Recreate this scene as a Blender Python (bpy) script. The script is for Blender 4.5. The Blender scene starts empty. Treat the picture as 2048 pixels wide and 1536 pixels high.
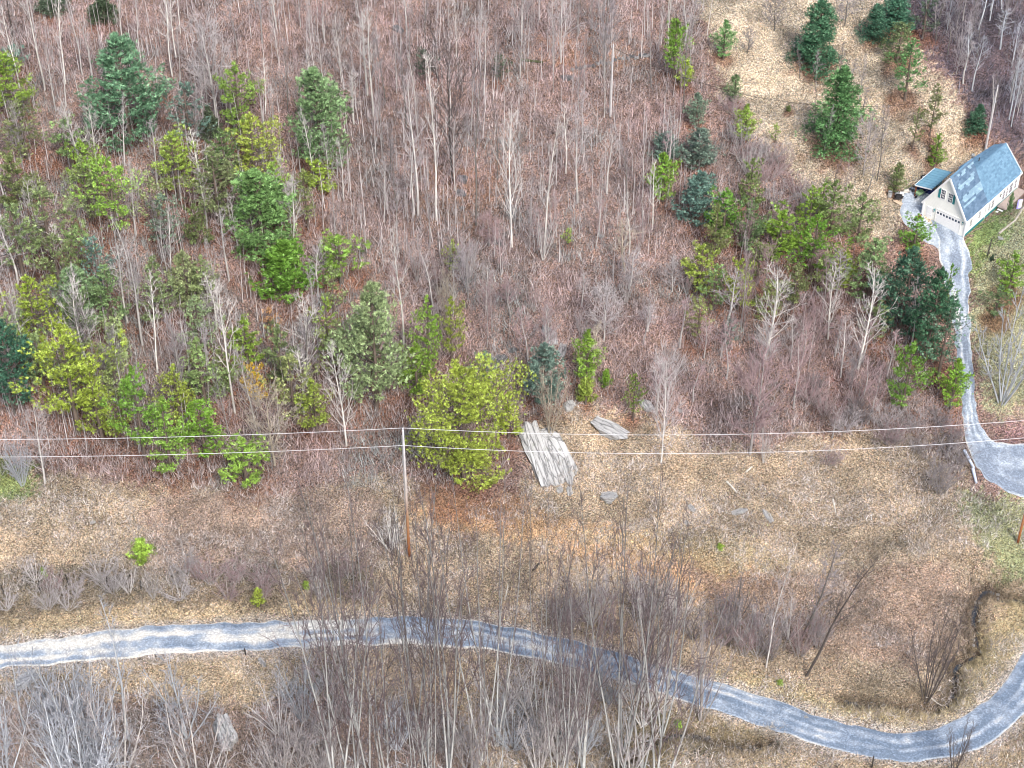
import bpy, bmesh, math, random
import numpy as np
from mathutils import Vector, Matrix
R = math.radians
C = bpy.context.scene.collection
sc = bpy.context.scene

# ------------------------------------------------------------------ camera, light, exposure
W0, H0, F0, PITCH, CAMZ = 2048.0, 1536.0, 3982.0, R(42.0), 170.0
cam = bpy.data.cameras.new('camera'); camo = bpy.data.objects.new('camera', cam); C.objects.link(camo)
cam.sensor_width = 36.0; cam.lens = 36.0 * F0 / W0
cam.clip_start = 1.0; cam.clip_end = 5000.0
camo.location = (0, 0, CAMZ); camo.rotation_euler = (R(90) - PITCH, 0, 0)
sc.camera = camo
SUN_EL, SUN_AZ = 50.0, 158.0           # azimuth clockwise from +Y (the way the camera looks)
world = bpy.data.worlds.new('World'); sc.world = world; world.use_nodes = True
wn = world.node_tree; wn.nodes.clear()
sky = wn.nodes.new('ShaderNodeTexSky'); sky.sky_type = 'NISHITA'; sky.sun_disc = False
sky.sun_elevation = R(SUN_EL); sky.sun_rotation = R(SUN_AZ); sky.air_density = 1.0; sky.dust_density = 4.0; sky.ozone_density = 1.0
bg = wn.nodes.new('ShaderNodeBackground'); bg.inputs[1].default_value = 0.13
wo = wn.nodes.new('ShaderNodeOutputWorld'); wn.links.new(sky.outputs[0], bg.inputs[0]); wn.links.new(bg.outputs[0], wo.inputs[0])
sl = bpy.data.lights.new('sun', 'SUN'); sl.energy = 2.2; sl.angle = R(11); sl.color = (1.0, 0.975, 0.94)
so = bpy.data.objects.new('sun', sl); C.objects.link(so)
sd = Vector((math.sin(R(SUN_AZ)) * math.cos(R(SUN_EL)), math.cos(R(SUN_AZ)) * math.cos(R(SUN_EL)), math.sin(R(SUN_EL))))
so.rotation_euler = sd.to_track_quat('Z', 'Y').to_euler()
so.location = (60, 100, 120)
sc.view_settings.view_transform = 'Standard'; sc.view_settings.look = 'None'
sc.view_settings.exposure = 0.82; sc.view_settings.gamma = 1.0; sc.view_settings.use_curve_mapping = False
sc.cycles.pixel_filter_type = 'BLACKMAN_HARRIS'; sc.cycles.filter_width = 1.05; sc.cycles.max_bounces = 5; sc.cycles.diffuse_bounces = 3; sc.cycles.glossy_bounces = 2; sc.cycles.transmission_bounces = 2

# ------------------------------------------------------------------ terrain function
rng = np.random.default_rng(7)
_T = rng.random((256, 256))
def vnoise(x, y):
    x = np.asarray(x, float); y = np.asarray(y, float)
    xi = np.floor(x).astype(int); yi = np.floor(y).astype(int)
    fx = x - xi; fy = y - yi; fx = fx * fx * (3 - 2 * fx); fy = fy * fy * (3 - 2 * fy)
    a = _T[xi % 256, yi % 256]; b = _T[(xi + 1) % 256, yi % 256]
    c = _T[xi % 256, (yi + 1) % 256]; d = _T[(xi + 1) % 256, (yi + 1) % 256]
    return (a * (1 - fx) + b * fx) * (1 - fy) + (c * (1 - fx) + d * fx) * fy - 0.5
def h_low(X, Y):
    X = np.asarray(X, float); Y = np.asarray(Y, float)
    t = (Y - 163.0) / 7.0
    r = 0.22 * 7.0 * np.where(t > 20, t, np.log1p(np.exp(np.clip(t, -30, 20))))
    return r + 3.0 * vnoise(X / 34 + 5, Y / 30 + 9) * np.clip((Y - 150) / 30, 0.25, 1)
def unproj(px, py, hf):
    px = np.asarray(px, float); py = np.asarray(py, float)
    a = (px - W0 / 2) / F0; b = (py - H0 / 2) / F0
    dx = a; dy = math.cos(PITCH) - b * math.sin(PITCH); dz = -(math.sin(PITCH) + b * math.cos(PITCH))
    lo = np.full(px.shape, 120.0); hi = np.full(px.shape, 700.0)
    for _ in range(40):
        m = (lo + hi) / 2
        below = CAMZ + m * dz < hf(m * dx, m * dy)
        hi = np.where(below, m, hi); lo = np.where(below, lo, m)
    m = (lo + hi) / 2
    return m * dx, m * dy, m
def proj(X, Y, Z):
    X = np.asarray(X, float); Y = np.asarray(Y, float); z = np.asarray(Z, float) - CAMZ
    d = Y * math.cos(PITCH) - z * math.sin(PITCH); u = Y * math.sin(PITCH) + z * math.cos(PITCH)
    return W0 / 2 + F0 * X / d, H0 / 2 - F0 * u / d, d
def resample(pts, n):
    p = np.array(pts, float); s = np.r_[0, np.cumsum(np.hypot(*np.diff(p, axis=0).T))]
    t = np.linspace(0, s[-1], n)
    q = np.c_[np.interp(t, s, p[:, 0]), np.interp(t, s, p[:, 1])]
    for _ in range(3):
        q[1:-1] = (q[:-2] + 2 * q[1:-1] + q[2:]) / 4
    return q
def low_pts(pts, n):
    q = resample(pts, n); X, Y, _ = unproj(q[:, 0], q[:, 1], h_low); return np.c_[X, Y]
road_up = low_pts([(-160,1316),(0,1290),(100,1276),(230,1256),(300,1250),(420,1246),(560,1240),(700,1234),(850,1232),(950,1240),(1050,1258),(1150,1280),(1250,1310),(1330,1335),(1430,1362),(1530,1392),(1620,1425),(1700,1450),(1780,1464),(1850,1460),(1920,1438),(1970,1403),(2010,1355),(2040,1308),(2110,1190)], 240)
road_lo = low_pts([(-160,1368),(0,1338),(100,1330),(230,1318),(300,1312),(420,1305),(560,1298),(700,1292),(850,1290),(950,1297),(1050,1313),(1150,1336),(1250,1366),(1340,1394),(1450,1428),(1550,1462),(1640,1490),(1720,1512),(1800,1524),(1870,1522),(1940,1508),(1990,1482),(2048,1430),(2100,1370),(2180,1260)], 240)
drive_l = low_pts([(1862,440),(1872,470),(1880,520),(1900,620),(1912,700),(1922,790),(1925,850),(1930,890),(1945,925),(1975,962),(2010,985),(2090,1010)], 120)
drive_r = low_pts([(1926,474),(1940,500),(1946,520),(1941,548),(1938,620),(1944,700),(1950,790),(1956,835),(1968,862),(1990,882),(2030,889),(2100,872)], 120)
pad_l = low_pts([(1822,374),(1800,392),(1797,420),(1806,445),(1830,470),(1872,500)], 30)
pad_r = low_pts([(1866,392),(1856,410),(1850,430),(1858,445),(1880,458),(1920,474)], 30)
creeks = [low_pts([(2100,1196),(2040,1188),(2010,1186),(1985,1160),(1965,1170),(1955,1195),(1952,1230),(1958,1268),(1960,1292),(1935,1310),(1912,1325),(1912,1370),(1895,1405),(1850,1413),(1780,1406),(1720,1400),(1688,1397)], 120),
          low_pts([(1545,1478),(1500,1492),(1440,1482),(1400,1465),(1350,1462),(1300,1485),(1250,1520),(1180,1570)], 70)]
def dist_poly(X, Y, line):
    d = np.full(X.shape, 1e9)
    for (x0, y0), (x1, y1) in zip(line[:-1], line[1:]):
        vx, vy = x1 - x0, y1 - y0; L = vx * vx + vy * vy + 1e-9
        t = np.clip(((X - x0) * vx + (Y - y0) * vy) / L, 0, 1)
        d = np.minimum(d, (X - x0 - t * vx) ** 2 + (Y - y0 - t * vy) ** 2)
    return np.sqrt(d)
def inside(X, Y, poly):
    r = np.zeros(X.shape, bool); n = len(poly)
    for i in range(n):
        x0, y0 = poly[i]; x1, y1 = poly[(i + 1) % n]
        if y0 == y1: continue
        c = ((y0 > Y) != (y1 > Y)) & (X < (x1 - x0) * (Y - y0) / (y1 - y0) + x0)
        r ^= c
    return r
_road_c = (road_up + road_lo)[::4] / 2; _road_w = float(np.mean(np.hypot(*(road_up - road_lo).T))) / 2
_drive_poly = np.r_[drive_l[::3], drive_r[::-3]]; _pad_poly = np.r_[pad_l[::2], pad_r[::-2]]
_dl, _dr, _pl, _pr = drive_l[::4], drive_r[::4], pad_l[::3], pad_r[::3]
# house frame: front right corner, direction along the gable front (hu), direction along the side (hv)
def at_z(px, py, z):
    a = (px - W0 / 2) / F0; b = (py - H0 / 2) / F0
    dz = -(math.sin(PITCH) + b * math.cos(PITCH)); t = (z - CAMZ) / dz
    return np.array([t * a, t * (math.cos(PITCH) - b * math.sin(PITCH)), z])
_ax, _ay, _ = unproj(np.array([1926.7]), np.array([473.8]), h_low)
HZ = float(h_low(_ax, _ay)[0]) + 0.10
HA = at_z(1926.7, 473.8, HZ); HB = at_z(1843, 435.5, HZ)
hu = (HB - HA)[:2]; HW = float(np.hypot(*hu)); hu = hu / HW; hv = np.array([-hu[1], hu[0]])
if hv[1] < 0: hv = -hv
HL = 14.0
_hc = [HA[:2] + hu * a + hv * b for a, b in ((-.6, -.4), (HW + 3.5, -.4), (HW + 3.5, HL + .5), (-3.2, HL + .5))]
def h_full(X, Y):
    X = np.asarray(X, float); Y = np.asarray(Y, float); shp = X.shape; X = X.ravel(); Y = Y.ravel()
    h = h_low(X, Y)
    det = 1.1 * vnoise(X / 9 + 3, Y / 8) + 0.5 * vnoise(X / 3.1, Y / 3.1 + 7) + 0.22 * vnoise(X / 1.1 + 1, Y / 1.1) + 0.1 * vnoise(X * 1.9, Y * 1.9)
    flat = np.ones(X.shape)
    near = (np.abs(X) < 90) & (Y > 100) & (Y < 270)
    xn, yn = X[near], Y[near]
    dr = dist_poly(xn, yn, _road_c) - _road_w
    dd = np.minimum(dist_poly(xn, yn, _dl), dist_poly(xn, yn, _dr)); dd[inside(xn, yn, _drive_poly)] = 0
    dp = np.minimum(dist_poly(xn, yn, _pl), dist_poly(xn, yn, _pr)); dp[inside(xn, yn, _pad_poly)] = 0
    m = np.minimum(np.minimum(dr, dd), dp)
    fl = np.clip((m - 0.2) / 2.6, 0, 1)
    c = np.zeros(xn.shape)
    for k, l in enumerate(creeks):
        d = dist_poly(xn, yn, l) + 0.7 * vnoise(xn / 1.3, yn / 1.3)
        c = np.maximum(c, (1.5 - 0.2 * k) * np.exp(-(d / 0.95) ** 2))
    base = h[near] + det[near] * fl - c * np.clip((m - 0.1) / 0.8, 0, 1)
    # level ground under the house
    hp = np.full(xn.shape, 1e9)
    q = np.c_[xn - HA[0], yn - HA[1]]; a = q @ hu; b = q @ hv
    dxm = np.maximum(np.maximum(-0.3 - a, a - HW - 3.0), 0); dym = np.maximum(np.maximum(-0.3 - b, b - HL - 0.5), 0)
    hd = np.hypot(dxm, dym); wgt = np.clip(1 - hd / 4.0, 0, 1); wgt = wgt * wgt * (3 - 2 * wgt)
    wgt *= np.clip((dd - 0.0) / 1.5, 0, 1) * np.clip(dp / 1.5, 0, 1)
    inn = (a > -0.2) & (a < HW + 0.2) & (b > 0.2) & (b < HL)
    wgt = np.where(inn, 1, wgt)
    base = base * (1 - wgt) + (HZ - 0.12) * wgt
    h[near] = base
    return h.reshape(shp)
_gx = np.arange(-90, 90.01, 0.5); _gy = np.arange(105, 275.01, 0.5)
_GH = h_full(*np.meshgrid(_gx, _gy, indexing='ij'))
def hgt(X, Y):                      # fast height from the cached half-metre grid
    fx = np.clip((np.asarray(X, float) + 90) / 0.5, 0, len(_gx) - 1.001); fy = np.clip((np.asarray(Y, float) - 105) / 0.5, 0, len(_gy) - 1.001)
    i = fx.astype(int); j = fy.astype(int); a = fx - i; b = fy - j
    return (_GH[i, j] * (1 - a) + _GH[i + 1, j] * a) * (1 - b) + (_GH[i, j + 1] * (1 - a) + _GH[i + 1, j + 1] * a) * b
def P(px, py):                      # picture point -> (x, y, z, pixels per metre, cos of the ray's dip)
    X, Y, m = unproj(np.array([px]), np.array([py]), hgt)
    x, y = float(X[0]), float(Y[0]); z = float(hgt(x, y))
    b = (py - H0 / 2) / F0
    return x, y, z, F0 / float(m[0]), math.cos(PITCH + math.atan(b))

# ------------------------------------------------------------------ mesh helpers
def mesh_from(name, V, Fc, mat, tone=None, smooth=False, col=None):
    V = np.asarray(V, np.float32); Fc = np.asarray(Fc, np.int32); k = Fc.shape[1]
    me = bpy.data.meshes.new(name)
    me.vertices.add(len(V)); me.vertices.foreach_set('co', V.ravel())
    me.loops.add(Fc.size); me.loops.foreach_set('vertex_index', Fc.ravel())
    me.polygons.add(len(Fc)); me.polygons.foreach_set('loop_start', np.arange(0, Fc.size, k, dtype=np.int32))
    me.polygons.foreach_set('loop_total', np.full(len(Fc), k, np.int32))
    if smooth: me.polygons.foreach_set('use_smooth', np.ones(len(Fc), bool))
    me.update(calc_edges=True)
    if tone is not None:
        at = me.attributes.new('tone', 'FLOAT', 'POINT'); at.data.foreach_set('value', np.asarray(tone, np.float32))
    if col is not None:
        at = me.attributes.new('tint', 'FLOAT_COLOR', 'POINT')
        c4 = np.ones((len(V), 4), np.float32); c4[:, :3] = col; at.data.foreach_set('color', c4.ravel())
    me.materials.append(mat)
    return me
def link(name, me, parent=None):
    o = bpy.data.objects.new(name, me); C.objects.link(o)
    if parent is not None: o.parent = parent
    return o
def tag(o, label=None, cat=None, group=None, kind=None):
    if label: o['label'] = label
    if cat: o['category'] = cat
    if group: o['group'] = group
    if kind: o['kind'] = kind
    return o
def empty(name, loc, label, cat, group=None, rz=0.0):
    o = bpy.data.objects.new(name, None); C.objects.link(o); o.location = loc; o.rotation_euler = (0, 0, rz); o.empty_display_size = 0.3
    return tag(o, label, cat, group)
class Geo:
    def __init__(s): s.V = []; s.F = []; s.n = 0; s.T = []
    def add(s, v, f, tone=0.5):
        s.V.append(np.asarray(v, float)); s.F.append(np.asarray(f, int) + s.n); s.T.append(np.full(len(v), tone) if np.isscalar(tone) else tone); s.n += len(v)
    def tube(s, pts, rad, k=3, tone=0.5):
        pts = np.asarray(pts, float); n = len(pts); d = np.gradient(pts, axis=0); d /= np.linalg.norm(d, axis=1)[:, None] + 1e-9
        ref = np.where(np.abs(d[:, 2:3]) < 0.9, [[0, 0, 1.0]], [[1.0, 0, 0]]); a = np.cross(d, ref); a /= np.linalg.norm(a, axis=1)[:, None] + 1e-9; b = np.cross(d, a)
        th = np.arange(k) * 2 * math.pi / k; r = np.asarray(rad, float)[:, None, None]
        v = pts[:, None] + r * (np.cos(th)[None, :, None] * a[:, None] + np.sin(th)[None, :, None] * b[:, None])
        f = []
        for i in range(n - 1):
            for j in range(k):
                p, q = i * k + j, i * k + (j + 1) % k
                f += [(p, q, q + k), (p, q + k, p + k)]
        s.add(v.reshape(-1, 3), f, tone)
    def cones(s, A, B, r, tone=0.5):        # many thin spikes from A to B
        A = np.asarray(A, float); B = np.asarray(B, float); n = len(A)
        if n == 0: return
        d = B - A; ref = np.tile([0.3, 0.2, 1.0], (n, 1)); a = np.cross(d, ref); a /= np.linalg.norm(a, axis=1)[:, None] + 1e-9; b = np.cross(d, a); b /= np.linalg.norm(b, axis=1)[:, None] + 1e-9
        r = np.broadcast_to(r, (n,))[:, None]
        v = np.stack([A + a * r, A - a * r * .5 + b * r * .87, A - a * r * .5 - b * r * .87, B], 1).reshape(-1, 3)
        i = np.arange(n)[:, None] * 4
        f = np.concatenate([i + [0, 1, 3], i + [1, 2, 3], i + [2, 0, 3]], 1).reshape(-1, 3)
        s.add(v, f, tone if np.isscalar(tone) else np.repeat(tone, 4))
    def mesh(s, name, mat, **k): return mesh_from(name, np.concatenate(s.V), np.concatenate(s.F), mat, tone=np.concatenate(s.T), **k)
def poly_mesh(name, verts, faces, mat):
    me = bpy.data.meshes.new(name); me.from_pydata([tuple(map(float, v)) for v in verts], [], faces); me.materials.append(mat); me.update(); return me
def box_vf(x0, x1, y0, y1, z0, z1):
    v = [(x0,y0,z0),(x1,y0,z0),(x1,y1,z0),(x0,y1,z0),(x0,y0,z1),(x1,y0,z1),(x1,y1,z1),(x0,y1,z1)]
    return v, [(0,3,2,1),(4,5,6,7),(0,1,5,4),(1,2,6,5),(2,3,7,6),(3,0,4,7)]
def box(name, x0, x1, y0, y1, z0, z1, mat, parent=None, bev=0.0):
    v, f = box_vf(x0, x1, y0, y1, z0, z1); me = poly_mesh(name, v, f, mat)
    if bev:
        bm = bmesh.new(); bm.from_mesh(me); bmesh.ops.bevel(bm, geom=bm.edges[:], offset=bev, segments=1, affect='EDGES'); bm.to_mesh(me); bm.free()
    return link(name, me, parent)

# ------------------------------------------------------------------ materials
def mat_new(name, rough=0.9):
    m = bpy.data.materials.new(name); m.use_nodes = True; b = m.node_tree.nodes['Principled BSDF']
    b.inputs['Roughness'].default_value = rough; b.inputs['Specular IOR Level'].default_value = 0.25
    return m, m.node_tree, b
def nd(nt, t, **k):
    n = nt.nodes.new(t)
    for a, v in k.items(): setattr(n, a, v)
    return n
def mixc(nt, blend, fac, A, B):
    n = nd(nt, 'ShaderNodeMix', data_type='RGBA', blend_type=blend)
    for s, v in ((0, fac), (6, A), (7, B)):
        if hasattr(v, 'is_linked') or hasattr(v, 'links'): nt.links.new(v, n.inputs[s])
        else: n.inputs[s].default_value = v if s == 0 else (*v, 1)
    return n.outputs[2]
def ramp(nt, src, stops, interp='LINEAR'):
    n = nd(nt, 'ShaderNodeValToRGB'); n.color_ramp.interpolation = interp; e = n.color_ramp.elements
    while len(e) < len(stops): e.new(0.5)
    for i, (p, c) in enumerate(stops): e[i].position = p; e[i].color = (*((c, c, c) if np.isscalar(c) else c), 1)
    nt.links.new(src, n.inputs[0]); return n.outputs[0]
def noise(nt, scale, detail=4, rough=0.6, coord=None, dist=0.0):
    n = nd(nt, 'ShaderNodeTexNoise'); n.inputs['Scale'].default_value = scale; n.inputs['Detail'].default_value = detail; n.inputs['Roughness'].default_value = rough; n.inputs['Distortion'].default_value = dist
    if coord is not None: nt.links.new(coord, n.inputs['Vector'])
    return n.outputs[0]
def objco(nt): return nd(nt, 'ShaderNodeTexCoord').outputs['Object']
def bump(nt, b, src, strength=0.5, distance=0.1):
    n = nd(nt, 'ShaderNodeBump'); n.inputs['Strength'].default_value = strength; n.inputs['Distance'].default_value = distance
    nt.links.new(src, n.inputs['Height']); nt.links.new(n.outputs[0], b.inputs['Normal'])
def simple(name, col, rough=0.8, var=0.25, scale=3.0, metal=0.0, bmp=0.0):
    m, nt, b = mat_new(name, rough); co = objco(nt)
    r = ramp(nt, noise(nt, scale, 5, 0.65, co), [(0.3, tuple(c * (1 - var) for c in col)), (0.7, tuple(min(1, c * (1 + var)) for c in col))])
    nt.links.new(r, b.inputs['Base Color']); b.inputs['Metallic'].default_value = metal
    if bmp: bump(nt, b, noise(nt, scale * 4, 4, 0.6, co), bmp, 0.02)
    return m
def ground_mat():
    m, nt, b = mat_new('ground_litter', 0.95); b.inputs['Specular IOR Level'].default_value = 0.1
    co = objco(nt); at = nd(nt, 'ShaderNodeAttribute', attribute_name='tint').outputs['Color']
    def vor(s):
        v = nd(nt, 'ShaderNodeTexVoronoi'); v.inputs['Scale'].default_value = s; nt.links.new(co, v.inputs['Vector'])
        sp = nd(nt, 'ShaderNodeSeparateColor'); nt.links.new(v.outputs['Color'], sp.inputs[0]); return v, sp
    v1, s1 = vor(8.5); v2, s2 = vor(19.0)
    c1 = ramp(nt, s1.outputs[0], [(0.0, 0.2), (0.3, 0.65), (0.6, 1.05), (1.0, 1.95)])
    c2 = ramp(nt, s2.outputs[0], [(0.0, 0.55), (1.0, 1.5)])
    c = mixc(nt, 'MULTIPLY', 1.0, at, c1); c = mixc(nt, 'MULTIPLY', 1.0, c, c2)
    warm = mixc(nt, 'MULTIPLY', 1.0, c, (1.12, 0.93, 0.82)); c = mixc(nt, 'MIX', ramp(nt, s1.outputs[1], [(0.55, 0.0), (0.8, 0.8)]), c, warm)
    cool = mixc(nt, 'MULTIPLY', 1.0, c, (0.86, 0.96, 1.22)); c = mixc(nt, 'MIX', ramp(nt, s1.outputs[2], [(0.6, 0.0), (0.85, 0.8)]), c, cool)
    big = ramp(nt, noise(nt, 0.35, 5, 0.62, co), [(0.32, 0.72), (0.68, 1.26)])
    c = mixc(nt, 'MULTIPLY', 1.0, c, big)
    nt.links.new(c, b.inputs['Base Color'])
    ad = nd(nt, 'ShaderNodeMath', operation='ADD'); nt.links.new(s1.outputs[0], ad.inputs[0]); nt.links.new(noise(nt, 2.5, 6, 0.7, co), ad.inputs[1])
    bump(nt, b, ad.outputs[0], 0.9, 0.16)
    return m
def tint_mat(name, rough=0.9, spread=0.5):
    m, nt, b = mat_new(name, rough); b.inputs['Specular IOR Level'].default_value = 0.15
    at = nd(nt, 'ShaderNodeAttribute', attribute_name='tint').outputs['Color']
    g = nd(nt, 'ShaderNodeNewGeometry').outputs['Random Per Island']
    c = mixc(nt, 'MULTIPLY', 1.0, at, ramp(nt, g, [(0.0, 1 - spread), (1.0, 1 + spread)]))
    nt.links.new(c, b.inputs['Base Color']); return m
def crown_mat():
    m, nt, b = mat_new('needles', 0.7); b.inputs['Specular IOR Level'].default_value = 0.3
    oi = nd(nt, 'ShaderNodeObjectInfo').outputs['Color']
    at = nd(nt, 'ShaderNodeAttribute', attribute_name='tone').outputs['Fac']
    lo = mixc(nt, 'MULTIPLY', 1.0, oi, ramp(nt, at, [(0.0, 0.3), (0.45, 0.8), (0.8, 1.6), (1.0, 2.4)]))
    pale = mixc(nt, 'MIX', ramp(nt, at, [(0.7, 0.0), (1.0, 0.3)]), lo, (0.5, 0.58, 0.42))
    nt.links.new(pale, b.inputs['Base Color'])
    tr = nd(nt, 'ShaderNodeBsdfTranslucent'); nt.links.new(pale, tr.inputs[0])
    mx = nd(nt, 'ShaderNodeMixShader'); mx.inputs[0].default_value = 0.22
    nt.links.new(b.outputs[0], mx.inputs[1]); nt.links.new(tr.outputs[0], mx.inputs[2])
    nt.links.new(mx.outputs[0], nt.nodes['Material Output'].inputs[0]); return m
def bark_mat():
    m, nt, b = mat_new('bark', 0.9); co = objco(nt)
    oi = nd(nt, 'ShaderNodeObjectInfo').outputs['Color']
    mp = nd(nt, 'ShaderNodeMapping'); mp.inputs['Scale'].default_value = (1, 1, 0.25); nt.links.new(co, mp.inputs[0])
    c = mixc(nt, 'MULTIPLY', 1.0, oi, ramp(nt, noise(nt, 3.5, 5, 0.7, mp.outputs[0]), [(0.3, 0.6), (0.7, 1.35)]))
    at = nd(nt, 'ShaderNodeAttribute', attribute_name='tone').outputs['Fac']
    c = mixc(nt, 'MULTIPLY', 1.0, c, ramp(nt, at, [(0.0, 0.55), (1.0, 1.45)]))
    nt.links.new(c, b.inputs['Base Color']); bump(nt, b, noise(nt, 14, 4, 0.7, mp.outputs[0]), 0.5, 0.03); return m
def rock_mat(name, col):
    m, nt, b = mat_new(name, 0.85); co = objco(nt)
    mp = nd(nt, 'ShaderNodeMapping'); mp.inputs['Scale'].default_value = (0.35, 1.5, 1.5); nt.links.new(co, mp.inputs[0])
    c = ramp(nt, noise(nt, 1.6, 8, 0.7, mp.outputs[0], 0.6), [(0.33, tuple(x * 0.25 for x in col)), (0.45, tuple(x * 0.75 for x in col)), (0.62, col), (0.78, tuple(min(1, x * 1.3) for x in col))])
    lich = ramp(nt, noise(nt, 3.1, 6, 0.7, co), [(0.56, 0.0), (0.66, 0.7)])
    c = mixc(nt, 'MIX', lich, c, (0.16, 0.17, 0.13))
    v = nd(nt, 'ShaderNodeTexVoronoi', feature='DISTANCE_TO_EDGE'); v.inputs['Scale'].default_value = 2.4
    mx = nd(nt, 'ShaderNodeMapping'); mx.inputs['Scale'].default_value = (0.45, 1.3, 1.3); nt.links.new(co, mx.inputs[0]); ns = nd(nt, 'ShaderNodeTexNoise'); ns.inputs['Scale'].default_value = 4; nt.links.new(mx.outputs[0], ns.inputs['Vector'])
    va = nd(nt, 'ShaderNodeVectorMath', operation='MULTIPLY_ADD'); nt.links.new(ns.outputs[1], va.inputs[0]); va.inputs[1].default_value = (.25, .25, .25); nt.links.new(mx.outputs[0], va.inputs[2]); nt.links.new(va.outputs[0], v.inputs['Vector'])
    cr = ramp(nt, v.outputs['Distance'], [(0.0, 0.45), (0.03, 0.75), (0.08, 1.0)]); c = mixc(nt, 'MULTIPLY', 1.0, c, cr)
    nt.links.new(c, b.inputs['Base Color']); ad = nd(nt, 'ShaderNodeMath', operation='ADD'); nt.links.new(cr, ad.inputs[0]); nt.links.new(noise(nt, 2.6, 9, 0.75, mp.outputs[0]), ad.inputs[1]); bump(nt, b, ad.outputs[0], 0.9, 0.22); return m
M_ground = ground_mat(); M_tint = tint_mat('dry_stems'); M_leaf = tint_mat('fallen_leaves', 0.8, 0.65); M_needle = crown_mat(); M_bark = bark_mat()
M_rock = rock_mat('pale_rock', (0.54, 0.54, 0.54)); M_rockd = rock_mat('dark_rock', (0.2, 0.2, 0.21))
def gravel_mat(name, colA, colB, colC):
    m, nt, b = mat_new(name, 0.9); co = objco(nt)
    at = nd(nt, 'ShaderNodeAttribute', attribute_name='tone').outputs['Fac']      # wheel tracks across the strip
    n1 = noise(nt, 0.6, 6, 0.65, co); ad = nd(nt, 'ShaderNodeMath', operation='MULTIPLY_ADD'); nt.links.new(n1, ad.inputs[0]); ad.inputs[1].default_value = 0.9; nt.links.new(at, ad.inputs[2])
    sb = nd(nt, 'ShaderNodeMath', operation='SUBTRACT'); nt.links.new(ad.outputs[0], sb.inputs[0]); sb.inputs[1].default_value = 0.45
    c = ramp(nt, sb.outputs[0], [(0.15, colA), (0.5, colB), (0.85, colC)])
    v = nd(nt, 'ShaderNodeTexVoronoi'); v.inputs['Scale'].default_value = 8.0; nt.links.new(co, v.inputs['Vector'])
    sp = nd(nt, 'ShaderNodeSeparateColor'); nt.links.new(v.outputs['Color'], sp.inputs[0])
    c = mixc(nt, 'MULTIPLY', 1.0, c, ramp(nt, sp.outputs[0], [(0.0, 0.7), (0.7, 1.0), (1.0, 1.35)]))
    nt.links.new(c, b.inputs['Base Color']); bump(nt, b, noise(nt, 9, 5, 0.7, co), 0.6, 0.05); return m
M_road = gravel_mat('road_gravel', (0.15, 0.195, 0.26), (0.29, 0.34, 0.405), (0.6, 0.58, 0.53))
M_drive = gravel_mat('drive_gravel', (0.2, 0.24, 0.3), (0.36, 0.41, 0.47), (0.62, 0.62, 0.6))
m, nt, b = mat_new('stream_water', 0.12); b.inputs['Base Color'].default_value = (0.045, 0.055, 0.07, 1); b.inputs['Specular IOR Level'].default_value = 0.6
bump(nt, b, noise(nt, 6, 4, 0.6, objco(nt)), 0.4, 0.03); M_water = m
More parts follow.
